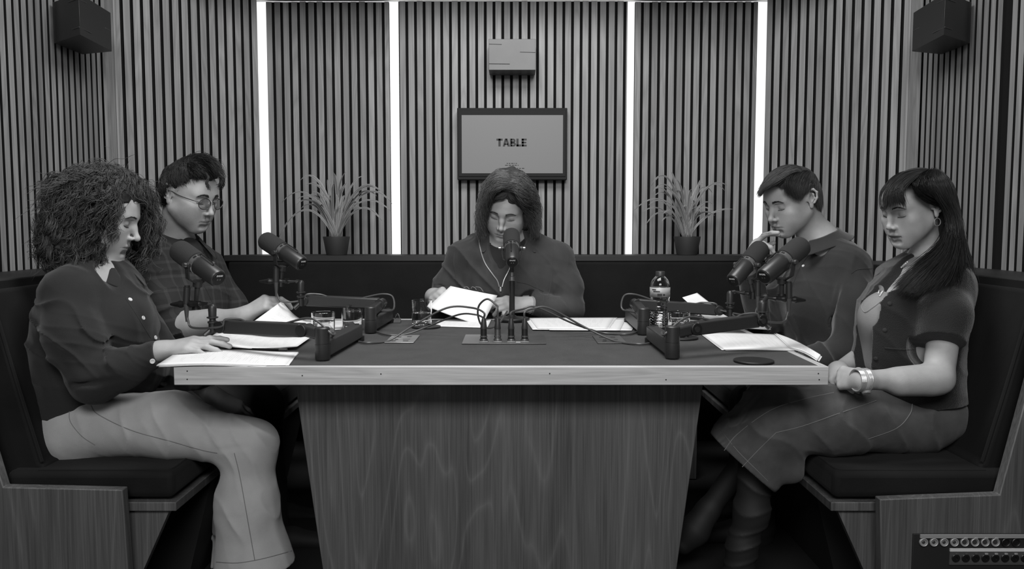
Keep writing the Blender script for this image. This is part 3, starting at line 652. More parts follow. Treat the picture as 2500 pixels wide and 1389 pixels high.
for i, q in enumerate(PL):
    t = thing('audio_plug', (q.x, q.y, TZ+0.010), plabs[i], 'plug', 'upright plugs in the connector plate')
    col = M['steel'] if i == 1 else M['armdark']
    mb = MB(); mb.lathe([(0, 0), (0.0105, 0), (0.0105, 0.003), (0.0095, 0.004), (0.0095, 0.032), (0, 0.032)], 24); mb.build('shell', col, t)
    mb = MB(); mb.lathe([(0, 0), (0.0112, 0), (0.0112, 0.004), (0, 0.004)], 24, Matrix.Translation((0, 0, 0.006))); mb.build('collar', M['chrome'], t)
    mb = MB(); mb.lathe([(0.010, 0.030), (0.0102, 0.034), (0.0080, 0.050), (0.0055, 0.062), (0.0040, 0.063), (0, 0.063)], 24); mb.build('boot', M['armpaint'], t)
    top = Vector((q.x, q.y, TZ+0.070))
    if ends[i]: route = [top, top+Vector((0, 0, 0.020))]+[P(*e) if len(e) == 3 else T(e[0], e[1], 0.7545) for e in ends[i]]
    else: route = [top, top+Vector((0, 0.0, 0.03)), P(1212, 745, 2.42), P(1190, 730, 2.44), P(1170, 745, 2.46), P(1167, 770, 2.47), P(1177, 795, 2.48), P(1200, 800, 2.50), P(1222, 785, 2.62), P(1238, 760, 2.78)]
    if i == 0: pass
    mb = MB(); mb.tube(crom([v-Vector((q.x, q.y, TZ+0.010)) for v in route], 8), 0.0031, 8); mb.build('cable', M['cable'], t)
# the second grey cable on the left, running to the rear arm
r2 = [P(1179, 775, 2.47), P(1160, 768, 2.47), P(1120, 768, 2.50), P(1050, 795, 2.56), T(990, 816, .7545), T(945, 817, .7545), T(915, 808, .7545)]
q = PL[0]; mb = MB(); mb.tube(crom([Vector((q.x+0.006, q.y+0.012, TZ+0.045)), Vector((q.x+0.004, q.y+0.012, TZ+0.065))]+r2, 8), 0.0029, 8)
tag(mb.build('cable', M['cable']), 'thin grey cable arcing from behind the leftmost plug to the rear left arm', 'cable')
# ---- small table plates
M['platelt'] = plain('socket_plate_steel', 0.32, 0.3, metal=0.5)
for (cx, cy), mt, lab in (((983, 828), 'platelt', 'small pale socket plate in the tabletop left of the plugs'), ((1487, 829), 'plate', 'small dark socket plate in the tabletop right of the plugs')):
    q = T(cx, cy); t = thing('socket_plate', (q.x, q.y, TZ), lab, 'socket plate')
    mb = MB(); mb.box((0, 0, 0.001), (0.088, 0.165, 0.002)); mb.build('plate', M[mt], t, bevel=0.0008)
    for dx, dy_, sx, sy in ((-.018, .035, .018, .016), (.016, .040, .014, .012), (-.016, -.02, .010, .014), (.014, -.015, .022, .006), (-.02, -.05, .012, .012), (.016, -.05, .016, .010)):
        mb = MB(); mb.box((dx, dy_, 0.0021), (sx, sy, 0.0008)); mb.build('socket', M['armdark'], t)

# ---- drinking glasses, coasters, bottle
def coaster(px, py, lab, r=0.051):
    q = T(px, py); mb = MB(); mb.lathe([(0, 0), (r-0.001, 0), (r, 0.001), (r, 0.004), (r-0.001, 0.005), (0, 0.005)], 48)
    o = mb.build('coaster', M['ledge']); o.location = (q.x, q.y, TZ+0.0002); tag(o, lab, 'coaster', 'round black coasters'); return q
def glass(px, py, lab, r=0.0365, h=0.088, fill=0.55, z=0.0053, ang=0):
    q = T(px, py); t = thing('drinking_glass', (q.x, q.y, TZ+z), lab, 'glass', 'glasses of water on the table')
    rb = r*0.93
    mb = MB(); mb.lathe([(0, 0), (rb-0.002, 0), (rb, 0.002), (r, h-0.001), (r-0.0008, h), (r-0.0018, h-0.001), (rb-0.0022, 0.010), (rb-0.005, 0.0075), (0, 0.007)], 64); mb.build('tumbler', M['glass'], t)
    wl = 0.0105+(h-0.01)*fill; rw = rb-0.0024+(r-rb)*wl/h
    mb = MB(); mb.lathe([(0, 0.0072), (rb-0.0052, 0.0077), (rb-0.0023, 0.0105), (rw, wl), (rw-0.001, wl-0.0004), (0, wl-0.0006)], 64); mb.build('water', M['water'], t)
coaster(1040, 799, 'black coaster under the glass in front of the centre man'); glass(1030, 797, 'half-full glass of water left of the centre man, in front of his pages', fill=.42)
glass(790, 823, 'glass of water on the left, behind the elbow of the front arm', r=.037, h=.080, z=.0002, fill=.58)
glass(860, 805, 'taller-filled glass of water on the left, the one nearer the centre', z=.0002, h=.088, fill=.68)
coaster(1664, 826, 'black coaster under the glass behind the front right arm'); glass(1655, 825, 'glass of water next to the plastic bottle, partly behind the front right arm', h=.078, fill=.62)
glass(1694, 795, 'glass of water on the right, behind the one beside the bottle', h=.085, z=.0002, fill=.35, r=.034)
coaster(1840, 883, 'bare black coaster at the front right of the tabletop')
q = T(1610, 806); t = thing('water_bottle', (q.x, q.y, TZ), 'clear ribbed plastic water bottle with a printed label at the right', 'bottle')
h = 0.197; prof = [(0, 0.004), (0.012, 0.001), (0.026, 0.0), (0.0305, 0.004)]
for i in range(9):
    z = 0.010+i*0.0085; prof += [(0.0325, z), (0.0325, z+0.0035), (0.0300, z+0.0055)]
prof += [(0.0300, 0.088), (0.0325, 0.093), (0.0325, 0.100), (0.0315, 0.104), (0.0332, 0.110), (0.0335, 0.113), (0.0332, 0.147), (0.0315, 0.158), (0.026, 0.171), (0.017, 0.181), (0.0135, 0.184), (0.0135, 0.190), (0.0125, 0.190), (0.0125, 0.184)]
inner = [(max(0, r_-0.0008), z_+0.0004) for r_, z_ in prof[:-1]][::-1]
mb = MB(); mb.lathe(prof[:-1]+[(0.0125, 0.190)]+inner, 56, wob=lambda a, z: 1+0.012*math.sin(5*a+z*60)*(z < 0.1)); mb.build('bottle_body', M['petplastic'], t)
mb = MB(); mb.lathe([(0, 0.006)]+[(r_-0.0011, z_+0.001) for r_, z_ in prof[3:-12]]+[(0, prof[-13][1])], 48); mb.build('water', M['water'], t)
M['cap'] = plain('cap_dark', 0.03, 0.4)
mb = MB(); mb.lathe([(0, 0.199), (0.0145, 0.199), (0.0155, 0.197), (0.0155, 0.184), (0.0145, 0.183), (0.0135, 0.183)], 36, wob=lambda a, z: 1+0.01*math.sin(36*a)); mb.build('cap', M['cap'], t)
M['labelm'] = plain('bottle_label', 0.30, 0.4)
def arc_patch(mb, r, z0, z1, a0, a1, n=24):
    vs = []; 
    for i in range(n+1):
        a = a0+(a1-a0)*i/n
        for z in (z0, z1): vs.append((r*math.cos(a), r*math.sin(a), z))
    mb.add(vs, [(2*i, 2*i+2, 2*i+3, 2*i+1) for i in range(n)])
mb = MB(); arc_patch(mb, 0.0340, 0.114, 0.146, 0, 2*math.pi, 56); lo = mb.build('label', M['labelm'], t); lo.modifiers.new('s', 'SOLIDIFY').thickness = 0.0002
for a0, a1, z0, z1 in ((-2.0, -1.55, .117, .126), (-1.45, -1.25, .119, .125), (-2.6, -2.15, .137, .1405), (-2.45, -1.75, .131, .1345)):
    mb = MB(); arc_patch(mb, 0.0344, z0, z1, a0, a1, 10); mb.build('label_print', M['ink'], lo)

# ---- binder clip
q = T(970, 787); t = thing('binder_clip', (q.x, q.y, TZ), 'small black binder clip with silver handles near the rear left arm', 'clip')
mb = MB(); mb.prism([(-0.013, -0.010, 0.0003), (-0.013, 0.010, 0.0003), (-0.013, 0.0015, 0.016), (-0.013, -0.0015, 0.016)], (0.026, 0, 0)); mb.build('clip_body', M['black'], t)
for k in (-1, 1):
    mb = MB(); mb.tube(crom([(-0.008, k*.002, 0.014), (-0.005, k*.008, 0.026), (0.0, k*.010, 0.031), (0.005, k*.008, 0.026), (0.008, k*.002, 0.014)], 6), 0.0009, 6); mb.build('handle', M['chrome'], t)

# ---- paper
def sheet(mb, cs, nu=14, nv=10, curl=None, uv0=(0, 0), seed=0.0, z=0.0, mi=0, U=0.297, V=0.21):
    """cs: four corners a(0,0) b(1,0) c(1,1) d(0,1); u runs down the page, v along its lines"""
    a, b_, c, d = [Vector(p) for p in cs]; vs = []; gc = []
    for i in range(nu+1):
        for j in range(nv+1):
            u, v = i/nu, j/nv; p = a*(1-u)*(1-v)+b_*u*(1-v)+c*u*v+d*(1-u)*v
            if curl: p = p+curl(u, v)
            p = p+Vector((0, 0, z)); vs.append(p); gc.append((v*V, u*U, seed))
    fs = [(i*(nv+1)+j, (i+1)*(nv+1)+j, (i+1)*(nv+1)+j+1, i*(nv+1)+j+1) for i in range(nu) for j in range(nv)]
    mb.add(vs, fs, mi, gco=gc)
def papers(name, corners, n, label, cat='papers', spread=0.006, curl=None, seed=1, dz=0.0006, z0=0.0008, extra=None):
    rg = random.Random(seed); t = thing(name, sum((Vector(c) for c in corners), Vector())/4, label, cat, None)
    ctr = sum((Vector(c) for c in corners), Vector())/4
    for i in range(n):
        top = i == n-1; an = 0 if top else rg.uniform(-1, 1)*spread*2.2; of = Vector((0, 0, 0)) if top else Vector((rg.uniform(-1, 1)*spread, rg.uniform(-1, 1)*spread, 0))
        R = Matrix.Rotation(an, 3, 'Z'); cs = [ctr+R @ (Vector(c)-ctr)+of for c in corners]
        if extra and not top and i < len(extra): cs = [c+Vector(e) for c, e in zip(cs, extra[i])]
        mb = MB(); sheet(mb, cs, curl=curl, z=z0+i*dz, seed=i*7.0+seed); o = mb.build('sheet', M['paper'], t); s_ = o.modifiers.new('s', 'SOLIDIFY'); s_.thickness = 0.0002
    rel(t); return t
Tt = lambda x, y, z=0.75: T(x, y, z)
def zc(f): return lambda u, v: Vector((0, 0, f(u, v)))
# front-left stack hangs over the table corner
papers('script', [Tt(383, 895), Tt(697, 893), Tt(724, 862), Tt(442, 859)], 7, 'fanned stack of printed pages overhanging the front left corner of the table', curl=zc(lambda u, v: 0.003*math.sin(u*5)+0.002*v), seed=2, spread=0.007)
papers('script', [Tt(484, 851, .765), Tt(724, 853), Tt(757, 829), Tt(530, 820, .765)], 5, 'printed pages under the hands of the curly-haired person', curl=zc(lambda u, v: 0.004+0.004*math.sin(u*6+1)), seed=3, spread=0.004)
papers('script', [Tt(1052, 797), Tt(1190, 801), Tt(1200, 780), Tt(1075, 782)], 3, 'flat printed pages on the table under the ones held by the centre man', seed=4, spread=0.004)
rs_ = [[(-.02, .0, 0)]*4, [(.07, .004, 0)]*4, [(.085, -.03, 0)]*4, [(.03, -.02, 0)]*4, [(-.01, -.02, 0)]*4, [(.05, -.028, 0)]*4]
papers('script', [Tt(1312, 805), Tt(1482, 806), Tt(1500, 778), Tt(1292, 779)], 8, 'fanned blank-looking pages lying right of the centre microphone stand', seed=5, spread=0.012, extra=rs_)
papers('script', [Tt(1768, 856), Tt(1938, 857), Tt(1893, 818), Tt(1712, 815)], 6, 'stack of printed pages at the right front of the table', curl=zc(lambda u, v: 0.0015*math.sin(u*4)), seed=6, spread=0.005)
papers('script', [Tt(1932, 855), P(1996, 884, 2.14), P(2003, 872, 2.16), Tt(1893, 818)], 4, 'pages sliding off the right edge of the table beside the dark-haired person', curl=zc(lambda u, v: 0.006*math.sin(u*3.1)), seed=8, spread=0.004, z0=0.002, dz=0.0016)
papers('script', [P(1666, 727, 2.75), P(1702, 716, 2.78), P(1782, 778, 2.72), P(1735, 790, 2.70)], 2, 'page raised at an angle behind the rear right arm', seed=9, spread=0.002)
papers('script', [Tt(1715, 797), Tt(1880, 806), Tt(1862, 788), Tt(1722, 783)], 3, 'pages on the table under the raised page at the right', seed=10, spread=0.01)
papers('script', [P(600, 800, 2.50), P(688, 736, 2.66), P(765, 786, 2.70), P(770, 800, 2.60)], 2, 'curled page being turned by the man in glasses', curl=zc(lambda u, v: -0.02*math.sin(math.pi*v)), seed=11, spread=0.001)
papers('script', [Tt(610, 812), Tt(830, 806), Tt(850, 783), Tt(690, 783)], 4, 'pages lying on the table in front of the man in glasses', seed=12, spread=0.006)
# held by the centre man
papers('script', [P(1045, 750, 2.93), P(1100, 699, 2.98), P(1214, 722, 2.97), P(1176, 797, 2.90)], 2, 'page held up in both hands by the man in the centre', curl=lambda u, v: Vector((0, -0.012*math.sin(math.pi*v), 0)), seed=13, spread=0.0008)
# pen
a_, b_ = T(585, 858), T(700, 859); t = thing('pen', (a_.x, a_.y, TZ), 'dark pen lying between the two paper stacks at the left', 'pen')
a_.z = b_.z = TZ+0.0055; mb = MB(); mb.tube([a_, a_+(b_-a_)*.07, b_], [0.001, 0.0042, 0.0042], 12); mb.build('barrel', M['black'], t)
mb = MB(); mb.tube([b_-(b_-a_)*.16, b_+(b_-a_)*.01], 0.0046, 12); mb.build('pen_cap', M['plate'], t); rel(t)

# ---- rack of sockets set into the right bench end panel
FY = 2.003
def F(px, py, d=0.0): return P(px, py, FY-d)
M['ringpaint'] = plain('matte_nickel', .30, .45, metal=.2)
t = thing('stage_box', F(2370, 1345), 'black rack panel with rows of round sockets in the right bench end panel', 'audio panel')
mb = MB(); a = F(2228, 1302); b_ = F(2560, 1302); c = F(2560, 1500); d = F(2228, 1500); zt, zbm = a.z, c.z
mb.box(((a.x+b_.x)/2, FY-0.002, (zt+zbm)/2), (b_.x-a.x, 0.006, zt-zbm)); mb.build('faceplate', M['blackmatte'], t, bevel=0.001)
a = F(2246, 1306, .006); b_ = F(2560, 1298, .006)
mb = MB(); mb.prism([(a.x, FY-.006, a.z-0.007), (b_.x, FY-.006, a.z-0.007), (b_.x, FY-.006, a.z+0.002), (a.x, FY-.006, a.z+0.002)], (0, -0.004, 0)); mb.build('label_strip', M['ringpaint'], t)
z1_ = F(2254, 1323, .006).z; sp = (F(2279, 1323, .006).x-F(2254, 1323, .006).x); x0 = F(2254, 1323, .006).x
RY = Matrix.Rotation(math.pi/2, 4, 'X')
for i in range(10):
    W = Matrix.Translation((x0+sp*i, FY-0.006, z1_)) @ RY; mat = M['ringpaint'] if i < 8 else M['armdark']
    mb = MB(); mb.lathe([(0.0078, 0), (0.0078, 0.0), (0.0108, 0.0), (0.0108, 0.004), (0.0096, 0.005), (0.0080, 0.004), (0.0078, 0.001)], 28, W); mb.build('socket_ring', mat, t)
    mb = MB()
    if i < 4: mb.lathe([(0, 0.0005), (0.0045, 0.0005), (0.0045, 0.002), (0.002, 0.003), (0, 0.003)], 16, W)
    else: mb.lathe([(0.0045, 0.0003), (0.006, 0.0003), (0.006, 0.002), (0.0045, 0.002)], 20, W)
    mb.build('socket_core', M['steel'] if i < 8 else M['black'], t)
    if 4 <= i < 8: mb = MB(); mb.box((x0+sp*i+0.002, FY-0.009, z1_+0.0115), (0.009, 0.004, 0.004)); mb.build('latch', M['ringpaint'], t, bevel=0.0008)
a = F(2318, 1338, .006); zb_ = F(2318, 1345, .006); xr = F(2560, 1345, .006).x
mb = MB(); mb.box(((a.x+xr)/2, FY-0.008, (a.z+zb_.z)/2), (xr-a.x, 0.004, a.z-zb_.z)); mb.build('label_strip', M['lettering'], t)
z2a, z2b = zb_.z, F(2318, 1378, .006).z; mb = MB(); mb.box(((a.x+xr)/2, FY-0.007, (z2a+z2b)/2), (xr-a.x, 0.003, z2a-z2b)); mb.build('module_plate', M['plate'], t)
for i in range(9):
    cx = F(2333, 1362, .008).x+(F(2357, 1362, .008).x-F(2333, 1362, .008).x)*i; cz = F(2333, 1362, .008).z
    W = Matrix.Translation((cx, FY-0.0085, cz)) @ RY
    mb = MB(); mb.lathe([(0, 0.001), (0.0035, 0.001), (0.004, 0.003), (0.0095, 0.003), (0.0105, 0.002), (0.0105, 0)], 26, W); mb.build('combo_socket', M['black'], t)
    mb = MB(); mb.box((cx+0.002, FY-0.010, cz+0.0115), (0.008, 0.003, 0.0045)); mb.build('latch', M['ringpaint'] if i > 2 else M['plate'], t, bevel=0.0006)
rel(t)

# ================================================================== signed-distance modelling of the people
def npv(v): return np.array(tuple(v), dtype=np.float64)
def nrm(v): v = npv(v); return v/np.linalg.norm(v)
class Body:
    def __init__(s): s.ops = []; s.M = None
    def _add(s, mode, fn, c, r, k):
        if s.M is not None:
            R, t, sc = s.M; f0 = fn
            fn = lambda p, f0=f0, R=R, t=t, sc=sc: f0(((p-t) @ R)/sc)*sc
            c = R @ (np.array(c)*sc)+t; r = r*sc; k = k*sc
        s.ops.append((mode, fn, np.array(c, dtype=np.float64), r, k))
    def cone(s, a, b, ra, rb, k=0.02, mode='+'):
        a, b = npv(a), npv(b); ba = b-a; L2 = ba @ ba+1e-12
        def fn(p):
            h = np.clip((p-a) @ ba/L2, 0, 1); return np.linalg.norm(p-a-h[:, None]*ba, axis=1)-(ra+(rb-ra)*h)
        s._add(mode, fn, (a+b)/2, math.sqrt(L2)/2+max(ra, rb), k)
    def chain(s, pts, rs, k=0.02, mode='+'):
        for i in range(len(pts)-1): s.cone(pts[i], pts[i+1], rs[i], rs[i+1], k, mode)
    def ell(s, c, r, k=0.02, R=None, mode='+'):
        c, r = npv(c), npv(r)
        def fn(p):
            q = p-c
            if R is not None: q = q @ R
            k0 = np.linalg.norm(q/r, axis=1); k1 = np.linalg.norm(q/r**2, axis=1)+1e-9
            return k0*(k0-1)/k1
        s._add(mode, fn, c, float(max(r)), k)
    def econe(s, a, b, wa, wb, lat, k=0.03, mode='+'):
        """capsule with elliptic section: w=(half width along lat, half depth across)"""
        a, b = npv(a), npv(b); t = b-a; L2 = t @ t; tn = t/math.sqrt(L2); lat = npv(lat); lat = lat-tn*(lat @ tn); lat /= np.linalg.norm(lat); dp = np.cross(tn, lat)
        wa, wb = npv(wa), npv(wb)
        def fn(p):
            h = np.clip((p-a) @ t/L2, 0, 1); q = p-a-h[:, None]*t; w_ = wa+(wb-wa)*h[:, None]
            x, y, z = q @ lat, q @ dp, q @ tn; m = np.minimum(w_[:, 0], w_[:, 1])
            k0 = np.sqrt((x/w_[:, 0])**2+(y/w_[:, 1])**2+(z/m)**2); k1 = np.sqrt((x/w_[:, 0]**2)**2+(y/w_[:, 1]**2)**2+(z/m**2)**2)+1e-9
            return k0*(k0-1)/k1
        s._add(mode, fn, (a+b)/2, math.sqrt(L2)/2+max(max(wa), max(wb)), k)
    def cut(s, pt, n, c=None, r=9.0, k=0.004):
        """remove what lies on the +n side of the plane, inside a sphere (c,r)"""
        pt, n = npv(pt), nrm(n); c = pt if c is None else npv(c)
        def fn(p):
            d = (p-pt) @ n
            if r < 5: d = np.minimum(d, r-np.linalg.norm(p-c, axis=1))
            return d
        s._add('x', fn, c, r, k)
    def disp(s, fn, c=(0, 0, 0), r=9.0): s._add('d', fn, c, r, 0)
    def ev(s, p, c=None, R=0.0):
        d = np.full(len(p), 1.0)
        for mode, fn, cc, rr, k in s.ops:
            if c is not None and np.linalg.norm(cc-c) > rr+R+k+0.06 and mode in '+-x': continue
            if mode == 'd': d = d-fn(p); continue
            e = fn(p)
            if mode == '+': h = np.maximum(k-np.abs(d-e), 0)/max(k, 1e-6); d = np.minimum(d, e)-h*h*k/4
            elif mode == '-': e = -e; h = np.maximum(k-np.abs(d-e), 0)/max(k, 1e-6); d = np.maximum(d, e)+h*h*k/4
            else: h = np.maximum(k-np.abs(d-e), 0)/max(k, 1e-6); d = np.maximum(d, e)+h*h*k/4
        return d
    def bounds(s):
        lo = np.full(3, 9.0); hi = -lo
        for mode, fn, cc, rr, k in s.ops:
            if mode == '+': lo = np.minimum(lo, cc-rr); hi = np.maximum(hi, cc+rr)
        return lo-0.012, hi+0.012
    def mesh(s, h, lo=None, hi=None, B=14):
        l0, h0 = s.bounds(); lo = l0 if lo is None else np.maximum(lo, l0); hi = h0 if hi is None else np.minimum(hi, h0)
        nb = np.maximum(1, np.ceil((hi-lo)/(B*h)).astype(int)); n = nb*B
        D = np.ones(n, dtype=np.float32)
        ii = np.stack(np.meshgrid(*[np.arange(k) for k in nb], indexing='ij'), -1).reshape(-1, 3)
        cen = lo+(ii*B+(B-1)/2)*h; Rb = B*h*math.sqrt(3)/2
        d0 = np.concatenate([s.ev(cen[i:i+20000]) for i in range(0, len(cen), 20000)])
        loc = np.stack(np.meshgrid(*[np.arange(B)]*3, indexing='ij'), -1).reshape(-1, 3)*h
        for i, (bi, c, d) in enumerate(zip(ii, cen, d0)):
            a = bi*B
            if abs(d) > Rb*1.25+0.03: D[a[0]:a[0]+B, a[1]:a[1]+B, a[2]:a[2]+B] = 1 if d > 0 else -1; continue
            D[a[0]:a[0]+B, a[1]:a[1]+B, a[2]:a[2]+B] = s.ev(lo+a*h+loc, c, Rb).reshape(B, B, B)
        return surface_nets(D, lo, h)
def surface_nets(D, lo, h):
    S = D < 0; n = np.array(D.shape)
    cnt = np.zeros(n-1, dtype=np.int8)
    for dx in (0, 1):
        for dy in (0, 1):
            for dz in (0, 1): cnt += S[dx:n[0]-1+dx, dy:n[1]-1+dy, dz:n[2]-1+dz]
    act = np.argwhere((cnt > 0) & (cnt < 8)); idx = -np.ones(n-1, dtype=np.int64); idx[tuple(act.T)] = np.arange(len(act))
    acc = np.zeros((len(act), 3)); num = np.zeros(len(act))
    cor = [(0, 0, 0), (1, 0, 0), (0, 1, 0), (1, 1, 0), (0, 0, 1), (1, 0, 1), (0, 1, 1), (1, 1, 1)]
    val = [D[act[:, 0]+c[0], act[:, 1]+c[1], act[:, 2]+c[2]].astype(np.float64) for c in cor]
    for a in range(8):
        for b_ in range(a+1, 8):
            if sum(abs(cor[a][q]-cor[b_][q]) for q in range(3)) != 1: continue
            m = (val[a] < 0) != (val[b_] < 0); t = val[a][m]/(val[a][m]-val[b_][m])
            acc[m] += np.array(cor[a])+(np.array(cor[b_])-np.array(cor[a]))*t[:, None]; num[m] += 1
    V = lo+(act+acc/num[:, None])*h; F = []
    for ax in range(3):
        u, v = [(1, 2), (2, 0), (0, 1)][ax]
        sl0 = [slice(None)]*3; sl1 = [slice(None)]*3; sl0[ax] = slice(0, n[ax]-1); sl1[ax] = slice(1, n[ax])
        A, Bb = S[tuple(sl0)], S[tuple(sl1)]; e = np.argwhere(A != Bb)
        e = e[(e[:, u] > 0) & (e[:, v] > 0) & (e[:, u] < n[u]-1) & (e[:, v] < n[v]-1)]
        inside = A[tuple(e.T)]; q = []
        for du, dv in ((0, 0), (1, 0), (1, 1), (0, 1)):
            c = e.copy(); c[:, u] -= du; c[:, v] -= dv; q.append(idx[tuple(c.T)])
        q = np.stack(q, 1); q[~inside] = q[~inside][:, ::-1]; F.append(q)
    F = np.concatenate(F); F = F[(F >= 0).all(1)]
    return V, F
def np_mesh(name, V, F, mat, parent=None, tone=None, gco=None, label=None, smooth=True):
    me = bpy.data.meshes.new(name); me.vertices.add(len(V)); me.vertices.foreach_set('co', np.asarray(V, dtype=np.float32).ravel())
    k = F.shape[1]; me.loops.add(F.size); me.loops.foreach_set('vertex_index', F.astype(np.int32).ravel())
    me.polygons.add(len(F)); me.polygons.foreach_set('loop_start', np.arange(0, F.size, k, dtype=np.int32)); me.polygons.foreach_set('loop_total', np.full(len(F), k, dtype=np.int32))
    me.polygons.foreach_set('use_smooth', np.full(len(F), smooth)); me.update(calc_edges=True); me.materials.append(mat)
    if tone is not None: at = me.attributes.new('tone', 'FLOAT', 'POINT'); at.data.foreach_set('value', np.asarray(tone, dtype=np.float32))
    if gco is not None: at = me.attributes.new('gco', 'FLOAT_VECTOR', 'POINT'); at.data.foreach_set('vector', np.asarray(gco, dtype=np.float32).ravel())
    o = bpy.data.objects.new(name, me); COL.objects.link(o)
    if parent is not None: o.parent = parent
    if label: o['label'] = label
    return o
def join(parts):
    V = []; F = []; o = 0
    for v, f in parts: V.append(v); F.append(f+o); o += len(v)
    return np.concatenate(V), np.concatenate(F)
CAMP = np.array([0, 0, EYE])
def hit(B, px, py, off=0.001, d0=1.6, d1=3.7):
    """where the sight line through a pixel of the photograph meets a surface"""
    d = npv(P(px, py, 1.0))-CAMP; L_ = np.linalg.norm(d); ts = np.linspace(d0, d1, 900); pts = CAMP+d*ts[:, None]
    e = B.ev(pts); w_ = np.nonzero(e < 0)[0]
    if len(w_) == 0: i = int(np.argmin(e)); return Vector(pts[i])
    i = max(w_[0], 1); a, b_ = ts[i-1], ts[i]
    for _ in range(12):
        m = (a+b_)/2
        if B.ev((CAMP+d*m)[None])[0] < 0: b_ = m
        else: a = m
    return Vector(CAMP+d*(a-off/L_))
def grad(B, p, e=0.002):
    p = npv(p); q = np.array([p+np.eye(3)[i]*e*sg for i in range(3) for sg in (1, -1)]); v = B.ev(q); gq = v[0::2]-v[1::2]
    return Vector(gq/(np.linalg.norm(gq)+1e-9))
def polyhit(B, pts, off=0.001, n=6):
    out = crom([Vector((a, b_, 0)) for a, b_ in pts], n); return [hit(B, q.x, q.y, off) for q in out]
def fold(seed, amp, wl, axis, warp=1.0, power=2.0):
    r = np.random.RandomState(seed); ax = nrm(axis); ks = [r.normal(size=3)*9 for _ in range(3)]; ph = r.rand(4)*6.28; k2 = r.normal(size=3)*28
    def fn(p):
        w_ = sum(np.sin(p @ k+h_) for k, h_ in zip(ks, ph)); t = p @ ax*(2*math.pi/wl)*0.5+warp*w_+0.35*np.sin(p @ k2+ph[3])
        m = 0.55+0.45*np.sin(p @ ks[0]*0.8+ph[2]+p @ ks[1]*0.6)
        return amp*m*((1-np.abs(np.sin(t)))**power-0.25)
    return fn
